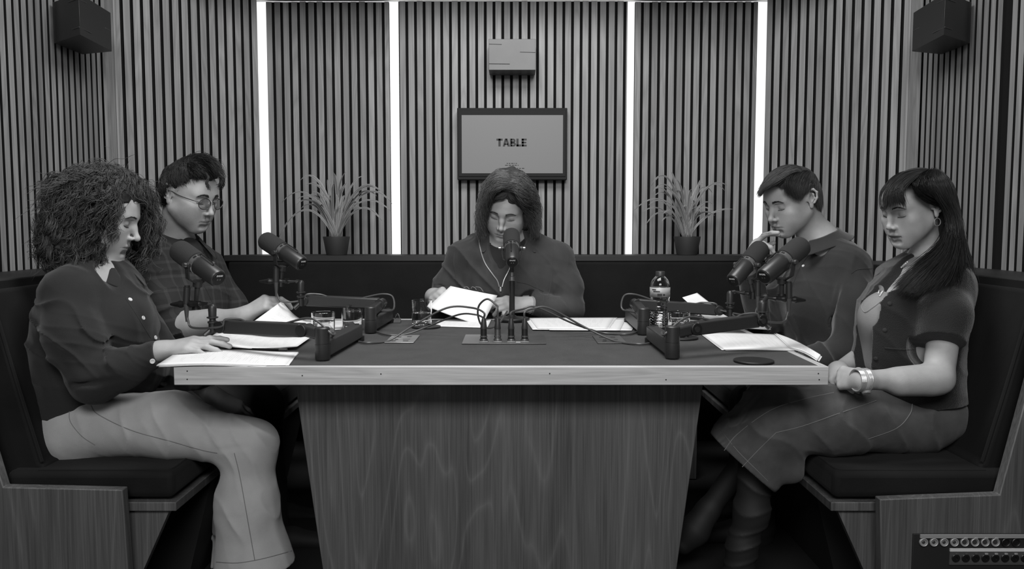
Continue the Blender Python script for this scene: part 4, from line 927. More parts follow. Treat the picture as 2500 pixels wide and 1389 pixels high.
# ---- head
def head_frame(origin, yaw_vec, pitch, roll=0.0, sc=1.0):
    f = nrm((yaw_vec[0], yaw_vec[1], 0)); up = np.array([0, 0, 1.0]); y = f*math.cos(pitch)-up*math.sin(pitch); x = np.cross(y, up); x /= np.linalg.norm(x); z = np.cross(x, y)
    x2 = x*math.cos(roll)+z*math.sin(roll); z2 = np.cross(x2, y)
    return (np.stack([x2, y, z2], 1), npv(origin), sc)       # columns: right, forward, up
def to_w(M_, p): R, t, sc = M_; return (np.asarray(p)*sc) @ R.T+t
def add_head(B, M_, jaw=1.0, nose=1.0, lips=1.0, brow=1.0, cheek=1.0, mouth_open=0.0, chin=1.0, ear=True):
    B.M = M_
    B.ell((0, -.018, .026), (.0730, .091, .076), .0)
    B.ell((0, .020, -.025), (.061*jaw, .064, .082), .035)
    B.ell((0, .045, .030), (.055, .040, .050), .03)
    for s in (-1, 1):
        B.cone((s*.053*jaw, -.002, -.052), (s*.018*jaw, .058, -.101), .017, .0145, .032)
        B.cone((s*.012, .079, .017), (s*.040, .066, .016), .0075*brow, .008*brow, .02)
        B.ell((s*.041, .057, -.026), (.021*cheek, .019, .017), .026)
    B.ell((0, .060, -.100*chin), (.019*jaw, .019, .0150), .026)
    B.ell((0, .068, -.068), (.032, .0190, .027), .034)
    for s in (-1, 1): B.ell((s*.040, .042, -.055), (.022, .025, .028), .034)
    for s in (-1, 1):
        B.ell((s*.0315, .090, -.002), (.0175, .0125, .0115), .014, mode='-')
        B.ell((s*.0310, .0685, -.0035), (.0150, .0135, .0130), .003)
        B.cone((s*.0185, .0835, -.0125), (s*.0445, .0775, -.0105), .0011, .0011, .004, mode='-')   # edge of the lowered lid
        B.cone((s*.0170, .0845, .0085), (s*.0450, .0775, .0080), .0016, .0014, .006, mode='-')      # lid fold
    B.chain([(0, .081, .012), (0, .0915, -.012), (0, .1040*nose, -.034)], [.0062, .0066, .0080], .012)
    B.ell((0, .1055*nose, -.0380), (.0088, .0092, .0082), .006)
    for s in (-1, 1):
        B.ell((s*.0118, .0935, -.0425), (.0064, .0100, .0062), .006)
        B.ell((s*.0066, .1000, -.0485), (.0034, .0058, .0028), .003, mode='-')
    B.ell((0, .0900, -.0570), (.0035, .004, .007), .006, mode='-')
    o = mouth_open
    B.chain([(-.026, .0775, -.0705), (-.009, .0890, -.0670), (0, .0895, -.0682), (.009, .0890, -.0670), (.026, .0775, -.0705)], [.0026, .0048*lips, .0044*lips, .0048*lips, .0026], .004)
    B.chain([(-.021, .0790, -.0765-o), (0, .0865, -.0795-o), (.021, .0790, -.0765-o)], [.0030, .0062*lips, .0030], .004)
    B.chain([(-.029, .0810, -.0730), (-.010, .0930, -.0730-o*.5), (0, .0945, -.0736-o*.5), (.010, .0930, -.0730-o*.5), (.029, .0810, -.0730)], [.0010, .0013+o*.4, .0016+o*.55, .0013+o*.4, .0010], .0025, mode='-')
    B.cone((-.012, .0860, -.0905), (.012, .0860, -.0905), .004, .004, .014, mode='-')
    if ear:
        for s in (-1, 1):
            E_ = lambda y, z, l=0.0: (s*(.0735+(-.002-y)*.50+l), y, z)
            for y_, z_, ry, rz in ((-.014, .006, .013, .019), (-.012, -.012, .011, .019)):
                B.ell(E_(y_, z_, -.001), (.0035, ry, rz), .004)
            B.chain([E_(-.001, -.002), E_(-.002, .012, .001), E_(-.011, .0255, .002), E_(-.024, .0250, .003), E_(-.0325, .011, .003), E_(-.030, -.008, .002), E_(-.020, -.022, .001)], [.0030, .0034, .0038, .0040, .0040, .0036, .0036], .003)
            B.chain([E_(-.012, .016, .002), E_(-.022, .008, .002), E_(-.022, -.006, .002), E_(-.014, -.016, .001)], [.0026, .0030, .0030, .0026], .003)
            B.ell(E_(-.010, -.030, .0005), (.0042, .0078, .0095), .005)
            B.ell(E_(-.0115, -.004, .0045), (.0052, .0072, .0100), .003, mode='-')
            B.cone(E_(.000, -.008, .001), E_(-.001, -.001, .001), .0034, .003, .004)
    B.M = None
def head_tone(M_, V, stubble=0.0, lipt=0.74, browt=1.0):
    R, t, sc = M_; q = ((V-t) @ R)/sc; x, y, z = np.abs(q[:, 0]), q[:, 1], q[:, 2]; T_ = np.ones(len(V))
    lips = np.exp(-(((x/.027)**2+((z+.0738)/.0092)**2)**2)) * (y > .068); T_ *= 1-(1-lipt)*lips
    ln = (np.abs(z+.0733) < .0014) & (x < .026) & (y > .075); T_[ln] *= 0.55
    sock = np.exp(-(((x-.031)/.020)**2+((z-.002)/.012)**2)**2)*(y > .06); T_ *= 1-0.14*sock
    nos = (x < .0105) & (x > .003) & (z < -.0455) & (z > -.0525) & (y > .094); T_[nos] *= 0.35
    if stubble:
        r = np.random.RandomState(3).rand(len(V)); st = 1/(1+np.exp(-(-z-.043-.35*np.maximum(0, .05-y))/.006))*np.clip((y+.01)/.02, 0, 1)*np.clip((z+.135)/.025, 0, 1); T_ *= 1-stubble*st*(0.75+0.5*r)
    return T_
def surf_dir(B, M_, q, back=(0, 1, 0), dist=0.05):
    """drop a point given in head coordinates onto the face along local -y"""
    R, t, sc = M_; ys = np.linspace(.13, .02, 160); pts = np.array([[q[0], yy, q[2]] for yy in ys]); e = B.ev(to_w(M_, pts)); w_ = np.nonzero(e < 0)[0]
    return ys[w_[0]] if len(w_) else 0.07
def brows(B, M_, parent, mat, thick=1.0, seed=1, arch=0.0):
    r = np.random.RandomState(seed)
    for s in (-1, 1):
        mb = MB()
        for i in range(int(130*thick)):
            u = r.rand(); x = s*(.0125+.034*u); z = .0165+.006*math.sin(u*2.6)+arch*u*.004-.006*u*u+r.normal()*.0016*thick*(1.2-u)
            y = surf_dir(B, M_, (x, 0, z)); d = np.array([s*.006*(1-.2*r.rand()), -.0012*u*2, .0026*(1-u*1.6)])*(.8+.5*r.rand())
            a = np.array([x, y+.0004, z]); y2 = surf_dir(B, M_, a+d); b_ = np.array([x+d[0], y2+.0010, z+d[2]])
            mb.tube([to_w(M_, a), to_w(M_, (a+b_)/2+np.array([0, .0007, 0])), to_w(M_, b_)], [.00055, .00045, .00015], 4, cap=False)
        mb.build('eyebrow', mat, parent)
        mb = MB(); pts = []
        for i in range(11):
            u = i/10; x = s*(.0175+.028*u); z = -.0118-.0022*math.sin(math.pi*u)+.003*u; y = surf_dir(B, M_, (x, 0, z)); pts.append(to_w(M_, (x, y+.0006, z)))
        mb.tube(pts, [.0003]+[.0009]*9+[.0004], 6)
        for i in range(1, 10, 1):
            a = np.array(pts[i]); R = M_[0]; dd = R @ np.array([s*.001+s*.0015*(i/10), .0045, -.0030]); mb.tube([a, a+dd*.5, a+dd+R @ np.array([0, 0, .0008])], [.0004, .0003, .0001], 4, cap=False)
        mb.build('eyelashes', mat, parent)
# ---- hand
def add_hand(B, wrist, fwd, back, side, curl=(.5, .55, .6, .7), thumb=(.6, .35), spread=0.10, sc=1.0, mid=1.0, k=.006):
    x = nrm(fwd); z = npv(back); z = z-x*(z @ x); z /= np.linalg.norm(z); y = np.cross(z, x)*side
    w_ = npv(wrist); L = lambda a, b_, c: w_+(x*a+y*b_+z*c)*sc
    ky = (.026, .0085, -.0095, -.026); kx = (.086, .089, .084, .075); ln = ((.043, .026, .020), (.047, .030, .021), (.043, .028, .020), (.034, .021, .018)); rr = (.0088, .0090, .0084, .0074)
    for i in range(4):
        B.cone(L(0, ky[i]*.55, 0), L(kx[i], ky[i], .002), .0155*sc, .0118*sc, .014)
    B.cone(L(.015, 0, -.004), L(.060, -.004, -.006), .017*sc, .016*sc, .014)
    B.cone(L(-.010, 0, 0), L(.015, 0, 0), .0235*sc, .0205*sc, .018)
    tips = []
    for i in range(4):
        p = L(kx[i], ky[i], .001); a = 0.0; sp = spread*(1.3-i*.85); r = rr[i]*sc
        for j, l_ in enumerate(ln[i]):
            a += curl[i]*(0.75, 1.25*mid, 0.8*mid)[j]
            d = x*math.cos(a)*math.cos(sp)+y*math.sin(sp)*math.cos(a)-z*math.sin(a); q = p+d*l_*sc
            B.cone(p, q, r*(1.05-.06*j), r*(.98-.08*j), .0035 if j else .009); p = q
        tips.append(p)
    # thumb leaves the side of the palm near the base
    t0 = L(.012, .018, -.008); o, c = thumb
    d1 = nrm(x*math.cos(o)+y*math.sin(o)-z*0.35); t1 = t0+d1*.044*sc
    d2 = nrm(d1+(-y*c*.7)+(-z*c*.3)+x*.15); t2 = t1+d2*.034*sc; d3 = nrm(d2-y*c*.6-z*c*.25); t3 = t2+d3*.026*sc
    B.cone(t0, t1, .0165*sc, .0125*sc, .014); B.cone(t1, t2, .0112*sc, .0102*sc, .006); B.cone(t2, t3, .0102*sc, .0082*sc, .004)
    return tips+[t3]
def nails(): pass
# ---- hair strands
def tubes_np(Pt, rad, sides=3):
    """Pt (N,K,3) strands, rad (K,) or (N,K)"""
    N, K, _ = Pt.shape; T_ = np.gradient(Pt, axis=1); T_ /= np.linalg.norm(T_, axis=2, keepdims=True)+1e-9
    ref = np.array([.31, .52, .79]); U = np.cross(T_, ref); U /= np.linalg.norm(U, axis=2, keepdims=True)+1e-9; W_ = np.cross(T_, U)
    rad = np.broadcast_to(rad, (N, K))[:, :, None]; rings = []
    for j in range(sides):
        a = 2*math.pi*j/sides; rings.append(Pt+(U*math.cos(a)+W_*math.sin(a))*rad)
    V = np.stack(rings, 2).reshape(-1, 3); base = np.arange(N*K).reshape(N, K)*sides; F = []
    for j in range(sides):
        j2 = (j+1) % sides; a = base[:, :-1]+j; b_ = base[:, :-1]+j2; c = base[:, 1:]+j2; d = base[:, 1:]+j
        F.append(np.stack([a, b_, c, d], -1).reshape(-1, 4))
    return V, np.concatenate(F)
def hair_obj(name, Pt, rad, mat, parent, seed=0, lo=.6, hi=1.5, label=None):
    V, F = tubes_np(Pt, rad); r = np.random.RandomState(seed); N, K = Pt.shape[:2]
    return np_mesh(name, V, F, mat, parent, tone=np.repeat(r.uniform(lo, hi, N), K*3), label=label)
def hairmat(name, val, rough=.5):
    m = plain(name, val, rough, tone=True, spec=.28); return m
HC, HR = np.array([0, -.018, .027]), np.array([.0775, .0955, .082])
def grow(M_, roots, flow, length, K=14, lift=(.0, .12), wave=(0, 0), seed=0, fall=None, HRs=1.0, step_noise=.1):
    """strands over the skull ellipsoid: flow(p,t)->direction (local); fall(p)->bool mask where hair hangs free"""
    r = np.random.RandomState(seed); N = len(roots); p = roots.copy(); L_ = np.broadcast_to(length, (N,)); out = [p.copy()]
    ns = r.normal(size=(N, 3))*step_noise; lf = r.uniform(*lift, size=N); ph = r.rand(N)*6.28; down = M_[0].T @ np.array([0, 0, -1.0])
    free = np.zeros(N, bool); vel = None
    for i in range(1, K):
        t = i/(K-1); d = flow(p, t)+ns; q = (p-HC)/(HR*HRs); rad = np.linalg.norm(q, axis=1); n_ = (p-HC)/(HR*HRs)**2; n_ /= np.linalg.norm(n_, axis=1, keepdims=True)
        if fall is not None: free |= fall(p)
        dt = d-n_*np.sum(d*n_, 1, keepdims=True); dt /= np.linalg.norm(dt, axis=1, keepdims=True)+1e-9
        if vel is None: vel = dt
        dn = vel*0.6+down*0.55+ns*.5; dn /= np.linalg.norm(dn, axis=1, keepdims=True)
        vel = np.where(free[:, None], dn, dt*0.6+vel*.4); vel /= np.linalg.norm(vel, axis=1, keepdims=True)
        p = p+vel*(L_/(K-1))[:, None]
        q = (p-HC)/(HR*HRs); rad = np.linalg.norm(q, axis=1); tgt = 1+lf*math.sin(min(1, t*1.4)*math.pi*.5)
        adj = HC+(p-HC)*(tgt/rad)[:, None]; p = np.where((free & (rad > tgt))[:, None], p, adj); out.append(p.copy())
    Pt = np.stack(out, 1)
    if wave[0]:
        T_ = np.gradient(Pt, axis=1); T_ /= np.linalg.norm(T_, axis=2, keepdims=True)+1e-9; U = np.cross(T_, [.3, .5, .8]); U /= np.linalg.norm(U, axis=2, keepdims=True)+1e-9; W_ = np.cross(T_, U)
        s_ = np.linspace(0, 1, K)[None]*L_[:, None]*wave[1]+ph[:, None]; am = wave[0]*np.minimum(1, np.linspace(0, 2.5, K))[None, :, None]
        Pt = Pt+am*(U*np.sin(s_)[:, :, None]+W_*np.cos(s_)[:, :, None])
    return to_w(M_, Pt)
def ghair(name, parent, mat, guides, N, seed=0, jit=.006, wave=(0, 100), rad=.0009, K=22, lo=.5, hi=1.6, ends=.25, lenv=.25, clump=0, flat=1.0):
    """strands interpolated between neighbouring guide locks; guides: lists of points in space"""
    r = np.random.RandomState(seed); G = []
    for g_ in guides:
        q = np.array([tuple(v) for v in crom(g_, 8)]); s_ = np.concatenate([[0], np.cumsum(np.linalg.norm(np.diff(q, axis=0), axis=1))]); s_ /= s_[-1]
        G.append(np.stack([np.interp(np.linspace(0, 1, 40), s_, q[:, i]) for i in range(3)], 1))
    G = np.array(G); n = len(G); s = r.uniform(0, n-1, N)
    if clump: s = s+(np.round(s*clump)/clump-s)*.75
    s = np.clip(s, 0, n-1.0001); i0 = s.astype(int); f = (s-i0)[:, None, None]; Q = G[i0]*(1-f)+G[np.minimum(i0+1, n-1)]*f
    L_ = 1-lenv*r.rand(N)**1.5; st = r.uniform(0, .25*min(1, lenv*3), N); tt = np.linspace(0, 1, K); idx = (st[:, None]+(L_-st)[:, None]*tt)*39; a = np.clip(idx.astype(int), 0, 38); w_ = (idx-a)[:, :, None]
    ar = np.arange(N)[:, None]; Pt = Q[ar, a]*(1-w_)+Q[ar, a+1]*w_
    off = r.normal(size=(N, 3))*jit; off2 = r.normal(size=(N, 3))*jit*ends*4; Pt = Pt+off[:, None]*(.6+.4*tt)[None, :, None]+off2[:, None]*(tt**2)[None, :, None]
    if wave[0]:
        T_ = np.gradient(Pt, axis=1); ln = np.cumsum(np.linalg.norm(T_, axis=2), 1); T_ /= np.linalg.norm(T_, axis=2, keepdims=True)+1e-9; U = np.cross(T_, [.3, .5, .8]); U /= np.linalg.norm(U, axis=2, keepdims=True)+1e-9; W_ = np.cross(T_, U)
        ph = r.rand(N)*6.28 if not clump else (s*clump)*2.0+r.rand(N)*1.2; fr = wave[1]*r.uniform(.8, 1.25, N); am = wave[0]*r.uniform(.4, 1.3, N)[:, None]*np.minimum(1, tt*2.5)
        Pt = Pt+am[:, :, None]*(U*np.sin(ln*fr[:, None]+ph[:, None])[:, :, None]+W_*np.cos(ln*fr[:, None]+ph[:, None])[:, :, None])
    prof = np.minimum(1, np.minimum(.35+tt*8, (1-tt)*5+.15)); return hair_obj(name, Pt, rad*prof, mat, parent, seed, lo, hi)
def on(Bs, pts, off=.003):
    q = Body(); 
    for b_ in Bs: q.ops = q.ops+b_.ops if b_ is Bs[0] else q.ops+b_.ops
    return [hit(q, a, b_, off) for a, b_ in pts]
def scalp_roots(N, seed, ok):
    r = np.random.RandomState(seed); out = np.zeros((0, 3))
    while len(out) < N:
        v = r.normal(size=(N*3, 3)); v /= np.linalg.norm(v, axis=1, keepdims=True); p = HC+v*HR*.985; out = np.concatenate([out, p[ok(p)]])
    return out[:N]
def collar(parent, mat, c, up, face, r_in=.062, h=.03, fall=.035, gap=.35, point=.03, rx=1.0, n=28, lean=0.0):
    """turned-down shirt collar around the neck"""
    c, up, f = Vector(c), Vector(up).normalized(), Vector(face); f = (f-up*f.dot(up)).normalized(); s_ = f.cross(up); vs = []
    for i in range(n+1):
        a = gap+(2*math.pi-2*gap)*i/n; rad = f*math.cos(a)+s_*math.sin(a)*rx; e = max(0, 1-min(i, n-i)/4.0); fr = math.cos(a)
        top = c+rad*r_in+up*(h-.012*max(0, fr)); out = c+rad*(r_in+fall*.42)+up*(h*.35); low = c+rad*(r_in+fall)+up*(-.006)
        low = low+f*point*e-up*(point*.75*e); out = out+f*point*.3*e-up*point*.2*e
        inn = c+rad*(r_in-.003)+up*(-.012)
        vs += [inn, top-rad*.002, top+rad*.003, out, low]
    fs = [(i*5+j, i*5+j+1, (i+1)*5+j+1, (i+1)*5+j) for i in range(n) for j in range(4)]
    mb = MB(); mb.add(vs, fs); o = mb.build('collar', mat, parent); m = o.modifiers.new('s', 'SOLIDIFY'); m.thickness = .0025
    sb = o.modifiers.new('sub', 'SUBSURF'); sb.levels = sb.render_levels = 1
    return o
def disc_on(B, parent, px, py, r, mat, name='button', th=.002, dome=False):
    q = hit(B, px, py, 0.0); n_ = grad(B, q); Rm = frame_from(n_).to_4x4(); mb = MB(); mb.lathe([(0, -.001), (r, -.001), (r, th*.4), (r*.8, th*.8), (r*.4, th), (0, th)] if dome else [(0, -.001), (r, -.001), (r, th*.6), (r*.85, th), (r*.6, th*.7), (0, th*.7)], 22, Matrix.Translation(q) @ Rm)
    return mb.build(name, mat, parent)
def seam(B, parent, pts, r, mat, name='seam', off=.0004, n=6, lab=None):
    mb = MB(); mb.tube(polyhit(B, pts, off, n), r, 6); return mb.build(name, mat, parent, label=lab)
def cloth(name, val, wr=.6, wsc=9.0, bump=.5, bscale=900, var=.12, vscale=9, sheen=.15, stretch=(1, 1, .45)):
    m = plain(name, val, .88, bump=bump, bscale=bscale, var=var, vscale=vscale, sheen=sheen, spec=.3); nt = m.node_tree; b = nt.nodes['Principled BSDF']
    old = b.inputs['Normal'].links[0].from_node; tc = node(nt, 'ShaderNodeTexCoord'); mp = node(nt, 'ShaderNodeMapping'); mp.inputs['Scale'].default_value = stretch; mp.inputs['Rotation'].default_value = (.4, .5, .3); L(nt, tc.outputs['Object'], mp.inputs[0])
    n = node(nt, 'ShaderNodeTexNoise', i_Scale=wsc, i_Detail=3.0, i_Distortion=1.6); n.noise_type = 'RIDGED_MULTIFRACTAL'; L(nt, mp.outputs[0], n.inputs['Vector'])
    bp = node(nt, 'ShaderNodeBump', i_Strength=wr, i_Distance=.03); L(nt, n.outputs['Fac'], bp.inputs['Height']); L(nt, old.outputs[0], bp.inputs['Normal']); L(nt, bp.outputs[0], b.inputs['Normal'])
    return m
M['skin'] = plain('skin', .36, .52, bump=.25, bscale=650, tone=True, sss=.25, var=.05, vscale=45, spec=.45)
M['hairdark'] = hairmat('hair_dark', .022); M['hairmid'] = hairmat('hair_brown', .05); M['hairlight'] = hairmat('hair_light_brown', .085); M['hairlong'] = hairmat('hair_long_dark', .016, .33)
M['hairbase'] = plain('hair_base_dark', .012, .8); M['hairbase2'] = plain('hair_base_brown', .022, .8); M['lash'] = plain('lash_dark', .012, .6)  # even dark colour for the hair volumes under the strands
M['shirt'] = cloth('dark_linen_shirt', .0175, .35, 8.0)
M['denimlt'] = cloth('light_denim', .34, .25, 7.0, bscale=1100)
M['denimlt_seam'] = plain('light_denim_seam', .15, .85); M['stitch'] = plain('stitching', .30, .8)
M['jacket'] = cloth('grey_denim_jacket', .040, .5, 8.0, var=.25)
M['tee'] = plain('black_tee', .012, .9); M['knit'] = cloth('charcoal_knit', .026, .35, 6.0, bump=.6, bscale=700, sheen=.3)
M['cardigan'] = cloth('black_cardigan', .012, .2, 6.0, bump=1.0, bscale=420, sheen=.3)
M['teelight'] = plain('grey_tshirt', .20, .9, bump=.3, bscale=600, var=.08); M['denimdk'] = cloth('washed_dark_denim', .065, .3, 8.0, bump=.6, var=.25, vscale=16)
M['stitchdk'] = plain('dark_denim_stitch', .15, .8); M['trouser'] = plain('black_trousers', .012, .85); M['boot'] = plain('dark_boot', .010, .7)
M['pearl'] = plain('pearl_button', .62, .3); M['silver'] = plain('silver', .6, .28, metal=.65)
def plaid():
    m, nt, b = newmat('dark_plaid_shirt'); b.inputs['Roughness'].default_value = .9
    tc = node(nt, 'ShaderNodeTexCoord'); mp = node(nt, 'ShaderNodeMapping'); L(nt, tc.outputs['Object'], mp.inputs[0]); mp.inputs['Rotation'].default_value = (.12, .2, .1)
    sp = node(nt, 'ShaderNodeSeparateXYZ'); L(nt, mp.outputs[0], sp.inputs[0]); acc = None
    for i, fq in ((1, 22), (2, 20)):
        mu = node(nt, 'ShaderNodeMath', operation='MULTIPLY'); L(nt, sp.outputs[i], mu.inputs[0]); mu.inputs[1].default_value = fq
        pp = node(nt, 'ShaderNodeMath', operation='PINGPONG'); L(nt, mu.outputs[0], pp.inputs[0]); pp.inputs[1].default_value = .5
        lt = node(nt, 'ShaderNodeMath', operation='LESS_THAN'); L(nt, pp.outputs[0], lt.inputs[0]); lt.inputs[1].default_value = .10
        if acc is None: acc = lt.outputs[0]
        else: ad = node(nt, 'ShaderNodeMath', operation='ADD'); L(nt, acc, ad.inputs[0]); L(nt, lt.outputs[0], ad.inputs[1]); acc = ad.outputs[0]
    mr = node(nt, 'ShaderNodeMath', operation='MULTIPLY_ADD'); L(nt, acc, mr.inputs[0]); mr.inputs[1].default_value = .012; mr.inputs[2].default_value = .016; L(nt, mr.outputs[0], b.inputs['Base Color'])
    return m
M['plaid'] = plaid()
def person(loc, label): return thing('person', loc, label, 'person')

# ================================================================== person: curly hair, left front
def ring(parent, c, ax, r, rt, mat, name, n=40, flat=1.0):
    Rm = frame_from(ax).to_4x4(); mb = MB(); pts = [Matrix.Translation(c) @ Rm @ Vector((r*math.cos(2*math.pi*i/n), r*flat*math.sin(2*math.pi*i/n), 0)) for i in range(n+1)]
    mb.tube(pts, rt, 8); return mb.build(name, mat, parent)
def torso(B, pel, wst, chs, shl, shr, nck, w, lat, off=0.0, k=.05, neck_r=.05):
    """w: list of (half width, half depth) for pelvis, waist, chest"""
    q = [(a+off, b_+off) for a, b_ in w]
    B.econe(pel, wst, q[0], q[1], lat, k); B.econe(wst, chs, q[1], q[2], lat, k)
    B.cone(shl, nck, .048+off, .050+off, k); B.cone(shr, nck, .048+off, .050+off, k)
    top = (npv(shl)+npv(shr))/2; B.econe(chs, top, q[2], (q[2][0]*.95, q[2][1]*.75), lat, k)
def skin_part(B, M_, h_head=.0021, h_body=.0045, handboxes=(), stub=0.0, lipt=.74, headr=.155):
    """one body surface: fine sampling round head and hands, coarser elsewhere"""
    parts = []; c = M_[1]; lo, hi = B.bounds()
    V, F = B.mesh(.0028)
    return V, F
def make_skin(B, M_, root, stub=0.0, lipt=.74, hh=.0026):
    V, F = B.mesh(hh); o = np_mesh('body', V, F, M['skin'], root, tone=head_tone(M_, V, stub, lipt)); return o
YV = lambda sgn, deg: (sgn*math.cos(math.radians(deg)), -math.sin(math.radians(deg)))
# --- 1
root = person((-1.1, 2.3, .46), 'person with big curly dark hair, dark button shirt and pale jeans, seated front left')
yv = YV(1, -8); HM = head_frame(P(254, 522, 2.34), yv, math.radians(20), 0.0, 1.0); f1 = YV(1, 12); lat = np.array([f1[1], -f1[0], 0])
NB = P(245, 662, 2.36); pel = P(222, 1030, 2.33); wst = P(225, 900, 2.33); chs = P(235, 775, 2.33); shr = P(165, 720, 2.19); shl = P(298, 712, 2.47)
elR, wrR = P(232, 925, 2.13), P(392, 856, 2.15); elL, wrL = P(395, 870, 2.50), P(522, 968, 2.37)
B = Body(); add_head(B, HM, jaw=.96, nose=1.03, lips=.9, chin=1.0); B.cone(to_w(HM, (0, -.03, -.06)), NB, .050, .054, .02)
torso(B, pel, wst, chs, shl, shr, NB, [(.16, .12), (.13, .10), (.145, .10)], lat, 0)
B.chain([shr, elR, wrR], [.040, .030, .024], .02); B.chain([shl, elL, wrL], [.040, .030, .024], .02)
hip1, kn1, an1 = P(215, 1035, 2.24), P(612, 1088, 2.21), P(618, 1470, 2.22)
hip2, kn2, an2 = P(240, 1045, 2.43), P(585, 1082, 2.47), P(560, 1400, 2.50)
B.chain([hip1, kn1, an1], [.07, .045, .035], .03); B.chain([hip2, kn2, an2], [.06, .04, .03], .03)
fw = nrm(npv(P(505, 835, 2.16))-npv(wrR)); add_hand(B, wrR, fw, (-.1, -.35, 1), 1, curl=(.16, .22, .30, .38), thumb=(.45, .3), sc=.98)
add_hand(B, wrL, nrm(npv(P(600, 1015, 2.36))-npv(wrL)), (.25, -.5, .8), -1, curl=(.25, .3, .35, .4), thumb=(.5, .4), sc=.98)
make_skin(B, HM, root, lipt=.72)
S = Body(); torso(S, P(225, 985, 2.33), wst, chs, shl, shr, NB, [(.175, .135), (.165, .135), (.165, .125)], lat, .008)
S.ell(P(305, 800, 2.30), (.07, .11, .08), .06); S.ell(P(320, 900, 2.33), (.10, .12, .07), .07); S.ell(P(150, 850, 2.26), (.055, .10, .12), .05)
S.chain([shr, P(178, 820, 2.14), elR, P(300, 900, 2.13), P(378, 864, 2.145)], [.070, .072, .062, .052, .037], .03)
S.chain([shl, elL, P(500, 955, 2.37)], [.065, .055, .038], .03)
S.disp(fold(1, .010, .09, (.7, .1, .7), 1.1, 3.5)); S.disp(fold(2, .003, .05, (.3, .2, .9), .8))
for a, b_, r_ in ((P(205, 845, 2.07), P(262, 905, 2.07), .008), (P(215, 800, 2.08), P(235, 862, 2.08), .006), (P(180, 940, 2.07), P(290, 930, 2.07), .006)): S.cone(a, b_, r_, .003, .014, mode='-')
S.cut(P(225, 1003, 2.3), (.18, 0, -1), P(225, 1003, 2.3), .5); S.cut(P(384, 862, 2.145), fw, P(384, 862, 2.145), .055, .002); S.cut(P(506, 960, 2.37), nrm(npv(wrL)-npv(elL)), P(506, 960, 2.37), .06, .002)
S.chain([P(276, 650, 2.27), P(298, 690, 2.25), P(314, 724, 2.245)], [.048, .034, .006], .004, '-'); S.cone(to_w(HM, (0, -.03, -.06)), NB, .056, .058, .006, '-')
V, F = S.mesh(.0036); np_mesh('shirt', V, F, M['shirt'], root)
collar(root, M['shirt'], NB+Vector((.012, -.006, .004)), (.22, -.05, 1), (f1[0], f1[1], 0), .062, .034, .040, .42, .035)
for px, py in ((318, 731), (350, 776), (380, 824)): disc_on(S, root, px, py, .0062, M['pearl'])
disc_on(S, root, 372, 882, .0068, M['pearl'])
seam(S, root, [(306, 728), (335, 772), (368, 826)], .0009, M['shirt'], 'placket')
J = Body(); J.chain([hip1, P(420, 1037, 2.22), kn1], [.096, .085, .064], .05); J.chain([kn1, P(602, 1230, 2.20), P(622, 1385, 2.21)], [.064, .078, .114], .05); J.chain([hip2, kn2], [.080, .058], .04); J.chain([kn2, P(572, 1180, 2.48), P(580, 1385, 2.50)], [.058, .062, .082], .04)
J.econe(P(205, 1000, 2.33), P(215, 1040, 2.33), (.17, .12), (.18, .125), lat, .06); J.ell(P(190, 1035, 2.28), (.085, .12, .065), .05)
J.disp(fold(5, .0055, .11, (.85, .3, .30), 1.0, 3.0)); J.disp(fold(6, .003, .07, (.8, 0, .5), 1.0))
J.cone(P(515, 1130, 2.13), P(560, 1165, 2.12), .012, .006, .02, '-'); J.cone(P(530, 1100, 2.13), P(640, 1085, 2.13), .004, .003, .012, '-')
J.cut(P(620, 1378, 2.21), (0.05, 0, -1), P(620, 1400, 2.21), .35, .003); J.cut(P(585, 1378, 2.50), (0, 0, -1), P(585, 1400, 2.5), .2, .003)
V, F = J.mesh(.0040); np_mesh('trousers', V, F, M['denimlt'], root)
seam(J, root, [(222, 990), (240, 1012), (320, 1050), (420, 1078), (490, 1098), (530, 1106)], .0011, M['denimlt_seam']); seam(J, root, [(572, 1106), (585, 1160), (603, 1260), (622, 1368)], .0011, M['denimlt_seam'])
seam(J, root, [(169, 1000), (172, 1030), (200, 1065), (232, 1086)], .0010, M['denimlt_seam']); seam(J, root, [(528, 1372), (580, 1374), (640, 1364), (712, 1345)], .0011, M['denimlt_seam'])
for q in (P(640, 1425, 2.20), P(600, 1425, 2.48)):
    Sh = Body(); Sh.chain([q+Vector((-.06, 0, -.03)), q+Vector((.03, 0, -.035)), q+Vector((.13, 0, -.05))], [.035, .036, .028], .02); Sh.cut((0, 0, .001), (0, 0, -1)); V, F = Sh.mesh(.005); np_mesh('shoe', V, F, M['boot'], root)
brows(B, HM, root, M['lash'], .8, 1)
# curly hair volume and curls
Hb = Body(); ce = [(P(240, 508, 2.36), (.112, .12, .102)), (P(198, 578, 2.34), (.088, .12, .078)), (P(165, 592, 2.31), (.050, .09, .055)), (P(243, 448, 2.36), (.085, .09, .038)), (P(292, 478, 2.36), (.055, .085, .045))]
for c, r_ in ce: Hb.ell(c, r_, .05)
Hb.ell(P(228, 640, 2.33), (.045, .08, .035), .04); Hb.ell(P(345, 545, 2.50), (.045, .05, .085), .03)
Hb.ell(to_w(HM, (0, .115, -.030)), (.075, .062, .092), .02, HM[0], '-'); FC = [((334, 520), .030), ((336, 555), .034), ((324, 590), .040), ((300, 628), .042), ((282, 672), .040)]
for (a_, b_), r_ in FC: Hb.cone(P(a_, b_, 1.9), P(a_, b_, 2.335), r_*.82, r_, .01, '-')
Hb.disp(lambda p: .007*(np.sin(p[:, 0]*150+3*np.sin(p[:, 2]*60))*np.sin(p[:, 2]*130+2*np.sin(p[:, 1]*80))*np.sin(p[:, 1]*140)))
V, F = Hb.mesh(.005); np_mesh('hair', V, F, M['hairbase'], root)
